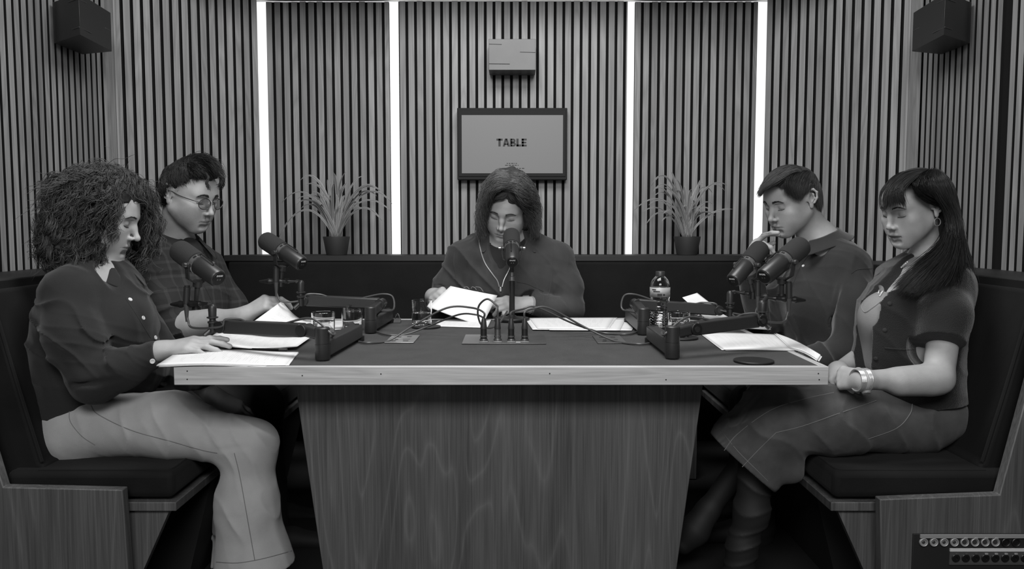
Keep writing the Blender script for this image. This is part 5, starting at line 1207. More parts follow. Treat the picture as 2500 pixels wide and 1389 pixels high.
r = np.random.RandomState(5); NC, PER, K = 1150, 11, 28; N = NC*PER; sel = r.choice(len(V), NC); rt = V[sel]+0; cc = npv(P(235, 520, 2.36))
out = rt-cc; out /= np.linalg.norm(out, axis=1, keepdims=True); L_ = r.uniform(.09, .17, NC); tt = np.linspace(0, 1, K)
dirn = out*.35+np.array([-.15, 0, -1.0])+r.normal(size=(NC, 3))*.30; tng = dirn-out*np.sum(dirn*out, 1, keepdims=True)*.9; tng /= np.linalg.norm(tng, axis=1, keepdims=True)
ph = r.rand(NC)*6.28; am = r.uniform(.004, .009, NC); fr = L_*r.uniform(75, 125, NC); lf = r.uniform(.3, 1.3, NC)
rep = lambda a: np.repeat(a, PER, 0)
rt, out, L_, tng, ph, am, fr, lf = [rep(a) for a in (rt, out, L_, tng, ph, am, fr, lf)]
rt = rt+r.normal(size=(N, 3))*.0028; ph = ph+r.normal(size=N)*.35; am = am*r.uniform(.75, 1.25, N); L_ = L_*r.uniform(.8, 1.1, N); stray = (r.rand(N) < .12)[:, None]*r.normal(size=(N, 3))*.25; tng = tng+stray
base = rt[:, None]-out[:, None]*.010+tng[:, None]*(tt[None, :, None]-.30)*L_[:, None, None]+out[:, None]*(np.sin(tt*math.pi)*.012+tt*.004)[None, :, None]*lf[:, None, None]
U = np.cross(tng, out); a_ = fr[:, None]*tt[None]+ph[:, None]
Pt = base+am[:, None, None]*(U[:, None]*np.sin(a_)[:, :, None]+out[:, None]*np.cos(a_)[:, :, None])
okk = Body(); [okk.cone(P(a_, b_, 1.9), P(a_, b_, 2.33), r_*.70, r_*.86, .0) for (a_, b_), r_ in FC]; okk.ell(to_w(HM, (0, .12, -.03)), (.055, .06, .09), .02, HM[0])
keep = okk.ev(Pt.reshape(-1, 3)).reshape(N, K).min(1) > 0; Pt = Pt[keep]
hair_obj('hair', Pt, (.00066)*np.array([.5]+[1]*(K-4)+[.8, .5, .25]), M['hairmid'], root, 5, .4, 2.3)
rel(root)

# ================================================================== person: man in glasses, left rear
root = person((-1.15, 2.8, .46), 'man with short wavy dark hair, round glasses and dark plaid shirt, turning a page')
yv = YV(1, 21); HM = head_frame(P(463, 473, 2.80), yv, math.radians(18), -0.02, 1.02); f1 = YV(1, 20); lat = np.array([f1[1], -f1[0], 0])
NB = P(425, 600, 2.86); pel = P(410, 1000, 2.85); wst = P(425, 880, 2.85); chs = P(440, 735, 2.85); shr = P(372, 650, 2.72); shl = P(505, 655, 3.0)
elR, wrR = P(432, 800, 2.66), P(592, 772, 2.64); elL, wrL = P(560, 830, 3.0), P(600, 860, 2.8)
B = Body(); add_head(B, HM, jaw=1.10, nose=1.0, lips=.8, brow=1.15, chin=1.02); B.cone(to_w(HM, (0, -.03, -.06)), NB, .054, .058, .02)
torso(B, pel, wst, chs, shl, shr, NB, [(.15, .11), (.14, .10), (.155, .11)], lat, 0)
B.chain([shr, elR, wrR], [.048, .045, .029], .02); B.chain([shl, elL, wrL], [.048, .040, .027], .02); B.cone(P(470, 795, 2.655), P(520, 785, 2.65), .043, .037, .03)
fw = nrm(npv(P(652, 738, 2.66))-npv(wrR)); add_hand(B, wrR, fw, (-.15, -.55, .85), 1, curl=(.95, .70, .95, 1.15), thumb=(.35, .35), sc=1.03, spread=.05, mid=.75)
hp, kn = P(400, 985, 2.75), P(640, 990, 2.72); B.chain([hp, kn, P(650, 1330, 2.74)], [.075, .055, .04], .03)
make_skin(B, HM, root, stub=.20, lipt=.85)
S = Body(); torso(S, P(410, 985, 2.85), wst, chs, shl, shr, NB, [(.165, .125), (.16, .125), (.175, .13)], lat, .006)
S.chain([shr, P(392, 740, 2.68), P(425, 802, 2.67), P(458, 800, 2.66)], [.066, .066, .058, .052], .03); S.chain([shl, P(560, 745, 3.02), P(572, 830, 3.0)], [.062, .060, .052], .03)
S.disp(fold(11, .010, .08, (.5, .1, .9), 1.0, 3.0)); S.disp(fold(12, .003, .045, (.6, .3, .6), .8))
S.cut(P(462, 800, 2.66), nrm(npv(wrR)-npv(elR)), P(462, 800, 2.66), .075, .002)
S.chain([P(446, 590, 2.76), P(458, 625, 2.74), P(475, 655, 2.72)], [.036, .024, .004], .004, '-'); S.cone(to_w(HM, (0, -.03, -.06)), NB, .060, .062, .006, '-')
V, F = S.mesh(.0038); np_mesh('shirt', V, F, M['plaid'], root)
S2 = Body(); S2.ell(P(462, 628, 2.82), (.05, .05, .07), .02); V, F = S2.mesh(.006); np_mesh('undershirt', V, F, M['tee'], root)
collar(root, M['plaid'], NB+Vector((.022, -.018, .010)), (.18, -.12, 1), (f1[0], f1[1], 0), .068, .036, .042, .40, .045)
seam(S, root, [(480, 660), (510, 720), (535, 780), (545, 820)], .0015, M['plaid'], 'placket')
J = Body(); J.chain([hp, P(520, 975, 2.73), kn, P(655, 1330, 2.74)], [.09, .082, .068, .07], .04); hp2, kn2 = P(420, 975, 2.95), P(640, 985, 2.98); J.chain([hp2, kn2, P(660, 1250, 3.0)], [.09, .068, .07], .04); J.disp(fold(15, .005, .08, (.6, 0, .7)))
V, F = J.mesh(.006); np_mesh('trousers', V, F, M['trouser'], root)
for q in (P(700, 1310, 2.70), P(690, 1250, 2.98)):
    Sh = Body(); Sh.chain([q+Vector((-.08, 0, 0)), q+Vector((.02, 0, -.01)), q+Vector((.12, 0, -.02))], [.04, .04, .032], .02); V, F = Sh.mesh(.006); np_mesh('shoe', V, F, M['boot'], root)
brows(B, HM, root, M['lash'], 1.3, 2)
def cap(M_, HM_ell=1.0, extra=None, mat='hairbase', h=.004, front=.052, side=.030, nape=-.055, temple=.02, thick=.0, parent=None, disp=None):
    """hair cap over the skull in head coordinates"""
    Hb = Body(); Hb.M = M_; Hb.ell(HC, HR*HM_ell+thick, .0)
    if extra: extra(Hb)
    Hb.M = None
    R, t, sc = M_
    def face(p):                                   # carve the face and the neck
        q = ((p-t) @ R)/sc; ax = np.abs(q[:, 0])
        hl = front-.018*(ax/.07)**2-np.clip(.055-q[:, 1], 0, .2)*1.0; hl = np.where(q[:, 1] < .012, np.maximum(-.020+(q[:, 1]+.03)*-.6, nape), hl)
        hl = np.where((q[:, 1] >= -.006) & (q[:, 1] < .025), np.maximum(hl, -.004+side-.03), hl)
        hl = np.where(q[:, 1] < -.035, nape, hl)
        return (hl-q[:, 2])*.7*sc
    Hb.ops.append(('x', face, t, 9.0, .006))
    if disp: Hb.disp(disp)
    V, F = Hb.mesh(h); return np_mesh('hair', V, F, M[mat], parent), Hb
def ok_short(front=.050, nape=-.050):
    def f(p):
        x, y, z = np.abs(p[:, 0]), p[:, 1], p[:, 2]; hl = front-.018*(x/.07)**2-np.clip(.055-y, 0, .2)*1.0
        hl = np.where(y < -.012, -.012, hl); hl = np.where(y < -.035, nape, hl); return z > hl
    return f
wv = lambda p: .004*np.sin(p[:, 0]*120+2*np.sin(p[:, 2]*70))*np.sin(p[:, 2]*110+p[:, 1]*60)
def ex2(Hb): Hb.ell((0, .02, .085), (.058, .062, .028), .02)
_, cp = cap(HM, .985, ex2, 'hairbase', .004, front=.066, nape=-.050, parent=root, disp=wv)
g1 = [on([cp, B], q, .005) for q in ([(428, 397), (400, 425), (390, 470), (398, 508)], [(436, 392), (408, 420), (398, 462), (404, 500)], [(444, 388), (418, 412), (406, 440), (406, 464)], [(452, 386), (432, 408), (420, 435), (424, 455)], [(460, 384), (448, 404), (440, 432), (446, 456)], [(466, 384), (464, 404), (460, 426), (468, 440)])]
ghair('hair', root, M['hairdark'], g1, 2600, 41, .0035, (.0030, 95), .0007, lenv=.35, ends=.3)
g2 = [on([cp, B], [(448, 402), (460, 408), (470, 420), (474, 438)], .006), on([cp, B], [(444, 398), (462, 402), (482, 414), (494, 434)], .008), on([cp, B], [(440, 394), (470, 396), (500, 408), (516, 430)], .010), [P(430, 396, 2.80), P(475, 383, 2.77), P(515, 396, 2.73), P(538, 428, 2.71)], [P(425, 400, 2.85), P(478, 382, 2.82), P(522, 394, 2.80), P(546, 432, 2.78)], [P(425, 404, 2.89), P(474, 385, 2.88), P(520, 398, 2.87), P(540, 440, 2.86)]]
ghair('hair', root, M['hairdark'], g2, 3200, 42, .0040, (.0042, 85), .00075, lenv=.4, ends=.35, clump=9)
g3 = [[P(500, 418, 2.69), P(508, 432, 2.675), P(505, 448, 2.67), P(512, 466, 2.67)], [P(525, 415, 2.69), P(541, 430, 2.68), P(543, 445, 2.68), P(534, 462, 2.68)]]
ghair('hair', root, M['hairdark'], g3[:1]*2, 40, 43, .0018, (.002, 160), .0009, lenv=.3); ghair('hair', root, M['hairdark'], g3[1:]*2, 90, 44, .0035, (.003, 140), .0009, lenv=.3)
# glasses
def gl(p): return Vector(to_w(HM, p))
mb = MB()
M['frame'] = plain('glasses_frame', .02, .3); M['lens'] = glassmat('tinted_lens', 0, 1.02, .62)
for s in (-1, 1):
    c = (s*.033, .100, -.006); pts = [gl((c[0]+.0225*math.cos(a)*(1+.05*math.cos(2*a)), c[1]-.10*abs(.0225*math.cos(a)+c[0]*0)*0-.004*(s*math.cos(a)), c[2]+.0190*math.sin(a))) for a in [2*math.pi*i/36 for i in range(37)]]
    mb = MB(); mb.tube(pts, .0013, 8); mb.build('rim', M['frame'], root)
    mb = MB(); mb.add(pts[:-1], [tuple(range(36))]); o = mb.build('lens', M['lens'], root, smooth=False); o.modifiers.new('s', 'SOLIDIFY').thickness = .001
    mb = MB(); mb.tube(crom([gl((s*.0555, .096, 0)), gl((s*.0700, .080, .001)), gl((s*.0790, .030, .002)), gl((s*.0800, -.010, .006)), gl((s*.0790, -.028, -.010))], 6), .0014, 8); mb.build('temple_arm', M['frame'], root)
mb = MB(); mb.tube(crom([gl((-.0115, .101, -.002)), gl((0, .105, .002)), gl((.0115, .101, -.002))], 6), .0014, 8); mb.build('bridge', M['frame'], root)
rel(root)

# ================================================================== person: man in the centre
root = person((0, 3.2, .46), 'man with wavy shoulder-length hair and grey denim jacket, reading at the far end')
yv = (-.22, -.975); HM = head_frame(P(1237, 504, 3.12), yv, math.radians(31), 0.15, 1.03); lat = np.array([-1, 0, 0.])
NB = P(1245, 590, 3.20); pel = P(1245, 860, 3.30); wst = P(1242, 800, 3.28); chs = P(1243, 690, 3.22); shr = P(1130, 628, 3.20); shl = P(1362, 630, 3.20)
elR, wrR = P(1080, 752, 3.20), P(1057, 722, 3.08); elL, wrL = P(1394, 762, 3.14), P(1292, 744, 3.06)
B = Body(); add_head(B, HM, jaw=1.06, nose=.98, lips=.95, cheek=1.15, chin=.98); B.cone(to_w(HM, (0, -.03, -.06)), NB, .056, .060, .02)
torso(B, pel, wst, chs, shl, shr, NB, [(.17, .12), (.17, .12), (.17, .12)], lat, 0)
B.chain([shr, elR, wrR], [.042, .028, .028], .02); B.chain([shl, elL, wrL], [.042, .028, .028], .02)
add_hand(B, wrR, (.30, -.92, .12), (-.62, -.10, .75), -1 if False else 1, curl=(.95, 1.05, 1.15, 1.2), thumb=(.25, .3), sc=1.0, spread=.04)
add_hand(B, wrL, nrm(npv(P(1205, 744, 3.00))-npv(wrL)), (.1, -.75, .65), -1, curl=(.35, .55, .7, .8), thumb=(.50, .25), sc=1.04, spread=.05)
B.chain([P(1180, 880, 3.25), P(1170, 880, 2.85)], [.075, .055], .03); B.chain([P(1310, 880, 3.25), P(1320, 880, 2.85)], [.075, .055], .03)
make_skin(B, HM, root, stub=.12, lipt=.82)
S = Body(); torso(S, P(1245, 850, 3.30), wst, chs, shl, shr, NB, [(.195, .14), (.195, .14), (.190, .135)], lat, .012)
S.chain([shr, P(1094, 700, 3.20), elR, P(1062, 735, 3.12)], [.060, .056, .048, .042], .04); S.chain([shl, P(1388, 700, 3.18), P(1397, 756, 3.14), P(1345, 754, 3.09), P(1303, 746, 3.065)], [.060, .056, .044, .046, .040], .03)
S.disp(fold(21, .010, .085, (.6, .2, .6), 1.0, 3.5)); S.disp(fold(22, .0025, .05, (.4, .2, .8), .8))
S.cut(P(1062, 735, 3.12), nrm(npv(wrR)-npv(elR)), P(1062, 735, 3.12), .07, .002); S.cut(P(1300, 745, 3.063), nrm(npv(wrL)-npv(P(1345, 754, 3.09))), P(1300, 745, 3.063), .06, .002)
vneck = [P(1238, 560, 3.10), P(1228, 630, 3.06), P(1224, 692, 3.04)]
S.cone(P(1236, 575, 3.08), P(1219, 640, 3.05), .090, .052, .003, '-'); S.cone(P(1219, 640, 3.05), P(1223, 700, 3.04), .052, .004, .003, '-'); S.cone(to_w(HM, (0, -.03, -.06)), NB, .063, .066, .006, '-')
V, F = S.mesh(.0040); np_mesh('jacket', V, F, M['jacket'], root)
Tt2 = Body(); torso(Tt2, wst, wst+Vector((0, 0, .02)), chs, shl, shr, NB, [(.17, .12), (.17, .12), (.18, .125)], lat, .004); Tt2.cone(to_w(HM, (0, -.03, -.07)), NB, .064, .066, .01, '-'); V, F = Tt2.mesh(.006); np_mesh('t_shirt', V, F, M['tee'], root)
collar(root, M['jacket'], NB+Vector((-.004, -.020, .000)), (0, -.30, 1), (0, -1, 0), .074, .026, .046, .85, .018, rx=1.1)
zl = [(1172, 570), (1174, 600), (1186, 640), (1206, 670), (1217, 685), (1222, 700)]; zr = [(1292, 572), (1270, 594), (1252, 630), (1240, 658), (1228, 682), (1223, 700)]
def edge_pts(B_, pts, d):      # the garment edge: follow the pixels at the jacket front depth
    return crom([P(a, b_, d+(b_-700)*-.0003) for a, b_ in pts], 6)
for z_ in (zl, zr):
    q = [hit(S, a-(3 if z_ is zl else -3), b_, .002) for a, b_ in z_]; mb = MB(); mb.tube(crom(q, 6), .0022, 8); mb.build('zip', M['silver'], root)
q = hit(S, 1222, 706, .004); mb = MB(); mb.box(q, (.007, .003, .018)); mb.build('zip_pull', M['silver'], root, bevel=.001)
seam(S, root, [(1262, 688), (1290, 694), (1328, 712)], .0014, M['jacket'], 'pocket_edge'); seam(S, root, [(1328, 712), (1326, 745), (1322, 770)], .0012, M['jacket'], 'pocket_edge')
seam(S, root, [(1112, 600), (1108, 640), (1114, 680), (1116, 720)], .0013, M['jacket']); seam(S, root, [(1352, 590), (1350, 640), (1345, 690), (1338, 730)], .0013, M['jacket'])
for pts in ([(1132, 702), (1140, 700), (1146, 706)], [(1150, 705), (1153, 700), (1160, 703), (1163, 708)], [(1161, 700), (1172, 702), (1180, 712)], [(1146, 709), (1156, 711), (1168, 712)]): seam(S, root, pts, .0009, M['stitch'], 'embroidery')
w_ = nrm(npv(wrL)-npv(P(1345, 754, 3.09))); ring(root, Vector(npv(wrL)-w_*.006), w_, .0325, .0032, M['silver'], 'watch_band')
mb = MB(); q = hit(B, 1283, 722, .003); mb.lathe([(0, 0), (.014, 0), (.015, .003), (.013, .006), (0, .006)], 24, Matrix.Translation(q) @ frame_from((.1, -.5, .8)).to_4x4()); mb.build('watch', M['silver'], root)
brows(B, HM, root, M['lash'], 1.1, 3)
def ex3(Hb):
    Hb.ell((0, -.02, .06), (.086, .100, .080), .02); Hb.ell((-.070, -.02, -.01), (.030, .055, .075), .03); Hb.ell((.070, -.02, -.01), (.030, .055, .075), .03); Hb.ell((-.080, -.04, -.065), (.034, .05, .050), .03); Hb.ell((.080, -.04, -.065), (.036, .05, .050), .03); Hb.ell((0, -.085, -.03), (.08, .045, .09), .03)
Hb = Body(); Hb.M = HM; ex3(Hb); 
Hb.ell((0, .092, -.022), (.068, .055, .092), .012, mode='-'); Hb.ell((0, .03, -.11), (.060, .08, .06), .012, mode='-'); Hb.M = None
Hb.disp(lambda p: .006*np.sin(p[:, 0]*90+2*np.sin(p[:, 2]*60))*np.sin(p[:, 2]*80+p[:, 1]*50)); V, F = Hb.mesh(.004); np_mesh('hair', V, F, M['hairbase2'], root)
gl_ = [[P(1240, 462, 2.985), P(1222, 462, 2.97), P(1200, 474, 2.985), P(1190, 498, 3.01), P(1186, 520, 3.04)], [P(1241, 450, 2.99), P(1215, 452, 2.985), P(1190, 478, 3.01), P(1180, 520, 3.05), P(1176, 560, 3.07)], [P(1243, 436, 3.01), P(1212, 436, 3.01), P(1184, 470, 3.05), P(1172, 520, 3.08), P(1170, 575, 3.09)],
       [P(1244, 424, 3.04), P(1212, 424, 3.06), P(1183, 460, 3.10), P(1176, 520, 3.13), P(1172, 590, 3.12)], [P(1245, 418, 3.08), P(1215, 418, 3.12), P(1188, 460, 3.17), P(1186, 530, 3.19), P(1188, 590, 3.15)]]
gr_ = [[P(1241, 464, 2.985), P(1258, 470, 2.965), P(1276, 492, 2.975), P(1288, 512, 3.02), P(1298, 545, 3.05)], [P(1242, 452, 2.99), P(1268, 456, 2.98), P(1290, 482, 3.01), P(1302, 525, 3.06), P(1306, 570, 3.07)], [P(1244, 438, 3.01), P(1275, 442, 3.02), P(1302, 480, 3.06), P(1310, 530, 3.10), P(1312, 575, 3.09)],
       [P(1245, 425, 3.04), P(1278, 430, 3.07), P(1306, 475, 3.12), P(1310, 530, 3.14), P(1300, 585, 3.12)], [P(1246, 418, 3.08), P(1275, 422, 3.13), P(1300, 470, 3.18), P(1302, 530, 3.19), P(1296, 590, 3.15)]]
fl_ = [on([Hb, B], q, .006) for q in ([(1238, 478), (1226, 486), (1208, 487), (1193, 497), (1184, 512)], [(1239, 466), (1222, 474), (1202, 478), (1188, 494), (1180, 516)], [(1240, 452), (1220, 458), (1198, 470), (1184, 492), (1178, 518)], [(1242, 438), (1218, 442), (1196, 460), (1182, 486), (1176, 520)])]
fr_ = [on([Hb, B], q, .006) for q in ([(1241, 478), (1252, 488), (1266, 498), (1278, 508), (1288, 520)], [(1241, 466), (1258, 474), (1274, 488), (1286, 502), (1294, 522)], [(1242, 452), (1264, 458), (1284, 476), (1296, 496), (1302, 522)], [(1244, 438), (1270, 442), (1292, 466), (1302, 492), (1306, 524)])]
ghair('hair', root, M['hairlight'], fl_, 2400, 53, .0030, (.0035, 75), .0007, 22, .5, 2.0, lenv=.2, clump=7); ghair('hair', root, M['hairlight'], fr_, 2400, 54, .0030, (.0035, 70), .0007, 22, .5, 2.0, lenv=.2, clump=7)
ghair('hair', root, M['hairlight'], gl_, 3000, 51, .0050, (.0085, 58), .0008, 26, .5, 2.0, lenv=.25, clump=7); ghair('hair', root, M['hairlight'], gr_, 3000, 52, .0050, (.0080, 55), .0008, 26, .5, 2.0, lenv=.25, clump=7)
rel(root)

# ================================================================== person: man with neat hair, right rear
root = person((1.1, 2.85, .46), 'man with short neat hair and dark knitted polo shirt, hand raised to his mouth')
yv = YV(-1, 23); HM = head_frame(P(1931, 485, 2.82), yv, math.radians(21), 0.03, 1.01); f1 = YV(-1, 20); lat = np.array([-f1[1], f1[0], 0])
NB = P(2002, 592, 2.86); pel = P(2040, 1000, 2.86); wst = P(2030, 880, 2.86); chs = P(2005, 740, 2.86); shl = P(2078, 650, 2.72); shr = P(1955, 645, 3.0)
elL, wrL = P(2066, 858, 2.62), P(1945, 892, 2.60); elR, wrR = P(1862, 790, 2.92), P(1822, 646, 2.86)
B = Body(); add_head(B, HM, jaw=1.03, nose=1.0, lips=.9, brow=1.1, chin=1.0); B.cone(to_w(HM, (0, -.03, -.06)), NB, .053, .060, .03)
torso(B, pel, wst, chs, shl, shr, NB, [(.15, .11), (.14, .10), (.155, .11)], lat, 0)
B.chain([shl, elL, wrL], [.045, .036, .028], .02); B.chain([shr, elR, wrR], [.045, .038, .027], .02)
fw = nrm(npv(P(1850, 580, 2.79))-npv(wrR)); add_hand(B, wrR, fw, (-.75, .25, .55), 1, curl=(.55, .45, .95, 1.1), thumb=(.6, .4), sc=1.0, spread=.12, mid=.8)
add_hand(B, wrL, (-.8, -.1, -.25), (0, -.3, 1), -1, curl=(.3, .3, .35, .4), thumb=(.5, .4), sc=1.0)
hp, kn = P(2060, 985, 2.76), P(1850, 990, 2.72); B.chain([hp, kn, P(1840, 1300, 2.74)], [.075, .055, .04], .03)
make_skin(B, HM, root, stub=.08, lipt=.78)
S = Body(); torso(S, P(2045, 985, 2.86), wst, chs, shl, shr, NB, [(.17, .13), (.165, .13), (.175, .125)], lat, .006)
S.chain([shl, P(2092, 740, 2.66), elL, P(1990, 880, 2.60), P(1958, 890, 2.60)], [.060, .062, .056, .048, .042], .03); S.chain([shr, P(1895, 740, 2.97), elR, P(1826, 668, 2.87)], [.060, .060, .055, .040], .03)
S.disp(fold(31, .008, .09, (.8, .2, .4), 1.0, 3.0)); S.disp(fold(32, .0022, .05, (.5, .3, .6), .8))
for a, b_ in ((P(2035, 770, 2.70), P(2030, 850, 2.66)), (P(2045, 840, 2.60), P(2085, 800, 2.60)), (P(2045, 700, 2.66), P(2035, 790, 2.68))): S.cone(a, b_, .007, .003, .016, mode='-')
S.cut(P(1826, 666, 2.87), nrm(npv(wrR)-npv(elR)), P(1826, 666, 2.87), .065, .002); S.cut(P(1960, 889, 2.60), (-1, 0, -.2), P(1960, 889, 2.60), .06, .002)
S.chain([P(1992, 600, 2.76), P(1972, 620, 2.74), P(1955, 640, 2.73)], [.042, .024, .004], .004, '-'); S.cone(to_w(HM, (0, -.03, -.06)), NB, .060, .064, .006, '-')
V, F = S.mesh(.0038); np_mesh('polo_shirt', V, F, M['knit'], root)
collar(root, M['knit'], NB+Vector((-.010, -.012, .006)), (-.26, -.12, 1), (f1[0], f1[1], 0), .070, .034, .050, .45, .020)
disc_on(S, root, 1961, 649, .0050, M['pearl']); seam(S, root, [(1975, 622), (1955, 650), (1938, 690), (1926, 730)], .0014, M['knit'], 'placket'); seam(S, root, [(2128, 655), (2095, 658), (2078, 668)], .0012, M['knit'])
J = Body(); J.chain([hp, P(1950, 980, 2.73), kn, P(1840, 1300, 2.74)], [.09, .082, .068, .07], .04); hp2, kn2 = P(2040, 975, 2.96), P(1830, 985, 2.98); J.chain([hp2, kn2, P(1820, 1250, 3.0)], [.09, .068, .07], .04); J.disp(fold(35, .005, .08, (.6, 0, .7)))
V, F = J.mesh(.006); np_mesh('trousers', V, F, M['trouser'], root)
for q in (P(1810, 1290, 2.72), P(1800, 1240, 2.98)):
    Sh = Body(); Sh.chain([q+Vector((.08, 0, 0)), q+Vector((-.02, 0, -.01)), q+Vector((-.12, 0, -.02))], [.04, .04, .032], .02); V, F = Sh.mesh(.006); np_mesh('shoe', V, F, M['boot'], root)
brows(B, HM, root, M['lash'], 1.1, 5)
_, cp = cap(HM, .985, lambda Hb: Hb.ell((0, .02, .085), (.056, .062, .026), .02), 'hairbase2', .004, front=.066, nape=-.048, parent=root)
g1 = [[P(1975, 416, 2.90), P(1925, 407, 2.88), P(1880, 430, 2.86), P(1856, 478, 2.84)], [P(1972, 416, 2.86), P(1925, 406, 2.82), P(1880, 428, 2.79), P(1850, 482, 2.77)], [P(1968, 416, 2.82), P(1930, 407, 2.77), P(1888, 428, 2.74), P(1852, 474, 2.73)], [P(1965, 418, 2.79), P(1935, 412, 2.74), P(1898, 430, 2.715), P(1862, 462, 2.71)], [P(1962, 420, 2.77), P(1938, 418, 2.72), P(1910, 432, 2.705), P(1880, 450, 2.70)], on([cp, B], [(1950, 422), (1930, 428), (1912, 440), (1898, 452)], .006), on([cp, B], [(1944, 426), (1928, 434), (1918, 448), (1912, 462)], .005)]
ghair('hair', root, M['hairmid'], g1, 4200, 61, .0030, (.0008, 40), .0006, 22, .5, 1.9, lenv=.3, ends=.25)
g2 = [[P(1958, 418, 2.78), P(1930, 425, 2.72), P(1918, 445, 2.70), P(1920, 472, 2.705)], [P(1968, 416, 2.78), P(1946, 428, 2.725), P(1934, 455, 2.71), P(1942, 488, 2.715)], [P(1976, 418, 2.79), P(1964, 435, 2.735), P(1955, 460, 2.72), P(1954, 490, 2.725)], [P(1982, 420, 2.81), P(1980, 440, 2.75), P(1975, 455, 2.74), P(1974, 470, 2.74)], [P(1986, 424, 2.84), P(1996, 450, 2.79), P(1996, 480, 2.78), P(1996, 508, 2.78)], [P(1988, 428, 2.88), P(2003, 460, 2.84), P(2006, 495, 2.83), P(2004, 518, 2.82)]]
ghair('hair', root, M['hairmid'], g2, 3600, 62, .0026, (.0006, 40), .0006, 18, .35, 1.3, lenv=.4, ends=.2)
rel(root)

# ================================================================== person: long dark hair, right front
root = person((1.15, 2.3, .46), 'person with long dark hair and fringe, black short-sleeved cardigan and denim skirt')
yv = YV(-1, 20); HM = head_frame(P(2226, 503, 2.34), yv, math.radians(17), 0.03, .93); f1 = YV(-1, 14); lat = np.array([-f1[1], f1[0], 0])
NB = P(2282, 640, 2.40); pel = P(2235, 1020, 2.34); wst = P(2205, 905, 2.34); chs = P(2225, 770, 2.35); shl = P(2318, 705, 2.24); shr = P(2190, 680, 2.50)
elL, wrL = P(2290, 925, 2.13), P(2108, 928, 2.09); elR, wrR = P(2120, 860, 2.50), P(2045, 905, 2.28)
B = Body(); add_head(B, HM, jaw=.90, nose=.96, lips=1.2, brow=.8, cheek=1.05, mouth_open=.003, chin=.98); B.cone(to_w(HM, (0, -.03, -.06)), NB, .044, .048, .03)
torso(B, pel, wst, chs, shl, shr, NB, [(.115, .085), (.105, .080), (.135, .095)], lat, 0)
B.chain([shl, elL, wrL], [.046, .038, .0245], .02); B.cone(P(2262, 930, 2.12), P(2200, 935, 2.105), .036, .032, .03); B.chain([shr, elR, wrR], [.040, .034, .022], .02)
fw = nrm(npv(P(2048, 922, 2.17))-npv(wrL)); add_hand(B, wrL, fw, (-.35, -.75, .35), -1, curl=(.75, .8, .85, .9), thumb=(.35, .4), sc=.90, spread=.02)
add_hand(B, wrR, nrm(npv(P(2062, 942, 2.16))-npv(wrR)), (-.2, .3, .9), 1, curl=(.9, .95, 1.0, 1.0), thumb=(.4, .4), sc=.90)
knL, knR = P(1892, 1040, 2.24), P(1890, 1000, 2.40); hpL = P(2215, 1025, 2.26)
B.chain([hpL, knL], [.055, .040], .03); B.chain([P(2230, 1020, 2.42), P(1930, 1005, 2.38)], [.055, .035], .03); B.chain([knL, P(1838, 1200, 2.243), P(1802, 1420, 2.26)], [.035, .026, .026], .03)
make_skin(B, HM, root, lipt=.28)
# t-shirt
Ts = Body(); torso(Ts, wst, wst+Vector((0, 0, .02)), chs, shl, shr, NB, [(.125, .095), (.125, .095), (.145, .102)], lat, .003); Ts.ell(P(2152, 775, 2.28), (.050, .052, .060), .06); Ts.ell(P(2160, 775, 2.42), (.050, .05, .055), .06); Ts.chain([P(2158, 780, 2.31), P(2158, 880, 2.32)], [.060, .056], .06)
Ts.cone(to_w(HM, (0, -.03, -.06)), NB, .052, .060, .006, '-'); Ts.ell(P(2190, 680, 2.32), (.075, .075, .050), .006, None, '-'); V, F = Ts.mesh(.004); np_mesh('t_shirt', V, F, M['teelight'], root)
# cardigan, open at the front
C = Body(); torso(C, P(2220, 965, 2.34), wst, chs, shl, shr, NB, [(.165, .125), (.155, .118), (.160, .118)], lat, .006); C.ell(P(2156, 785, 2.27), (.050, .066, .075), .07); C.chain([P(2170, 740, 2.26), P(2168, 860, 2.26), P(2170, 950, 2.27)], [.052, .062, .066], .07)
C.ell(P(2250, 880, 2.28), (.09, .10, .11), .06); C.chain([shl, P(2308, 770, 2.17), P(2296, 850, 2.135)], [.060, .062, .060], .03); C.chain([shr, P(2150, 780, 2.52)], [.052, .05], .03)
C.cut(P(2298, 832, 2.14), nrm(npv(elL)-npv(shl)), P(2300, 850, 2.14), .085, .002); C.cut(P(2220, 968, 2.34), (.0, 0, -1), P(2200, 975, 2.3), .4, .003)
C.disp(fold(41, .0045, .10, (.5, .2, .6), 1.0))
# front opening: a slab between two planes facing the wearer's front
for a, b_, ra, rb in ((P(2228, 640, 2.31), P(2176, 680, 2.29), .060, .068), (P(2176, 680, 2.29), P(2112, 765, 2.265), .068, .056), (P(2112, 760, 2.275), P(2092, 870, 2.27), .056, .056), (P(2092, 870, 2.27), P(2072, 990, 2.27), .056, .058)): C.cone(a, b_, ra, rb, .003, '-')
C.cone(to_w(HM, (0, -.03, -.06)), NB, .058, .068, .006, '-'); V, F = C.mesh(.0038); np_mesh('cardigan', V, F, M['cardigan'], root)
for px, py in ((2172, 741), (2160, 806), (2138, 876), (2124, 940)): disc_on(C, root, px, py, .0062, M['trouser'], th=.003, dome=True)
for pts in ([(2200, 712), (2225, 716), (2250, 712)], [(2160, 850), (2200, 853), (2232, 852)]):
    seam(C, root, pts, .0022, M['cardigan'], 'pocket_edge')
n_ = nrm(npv(elL)-npv(shl)); 
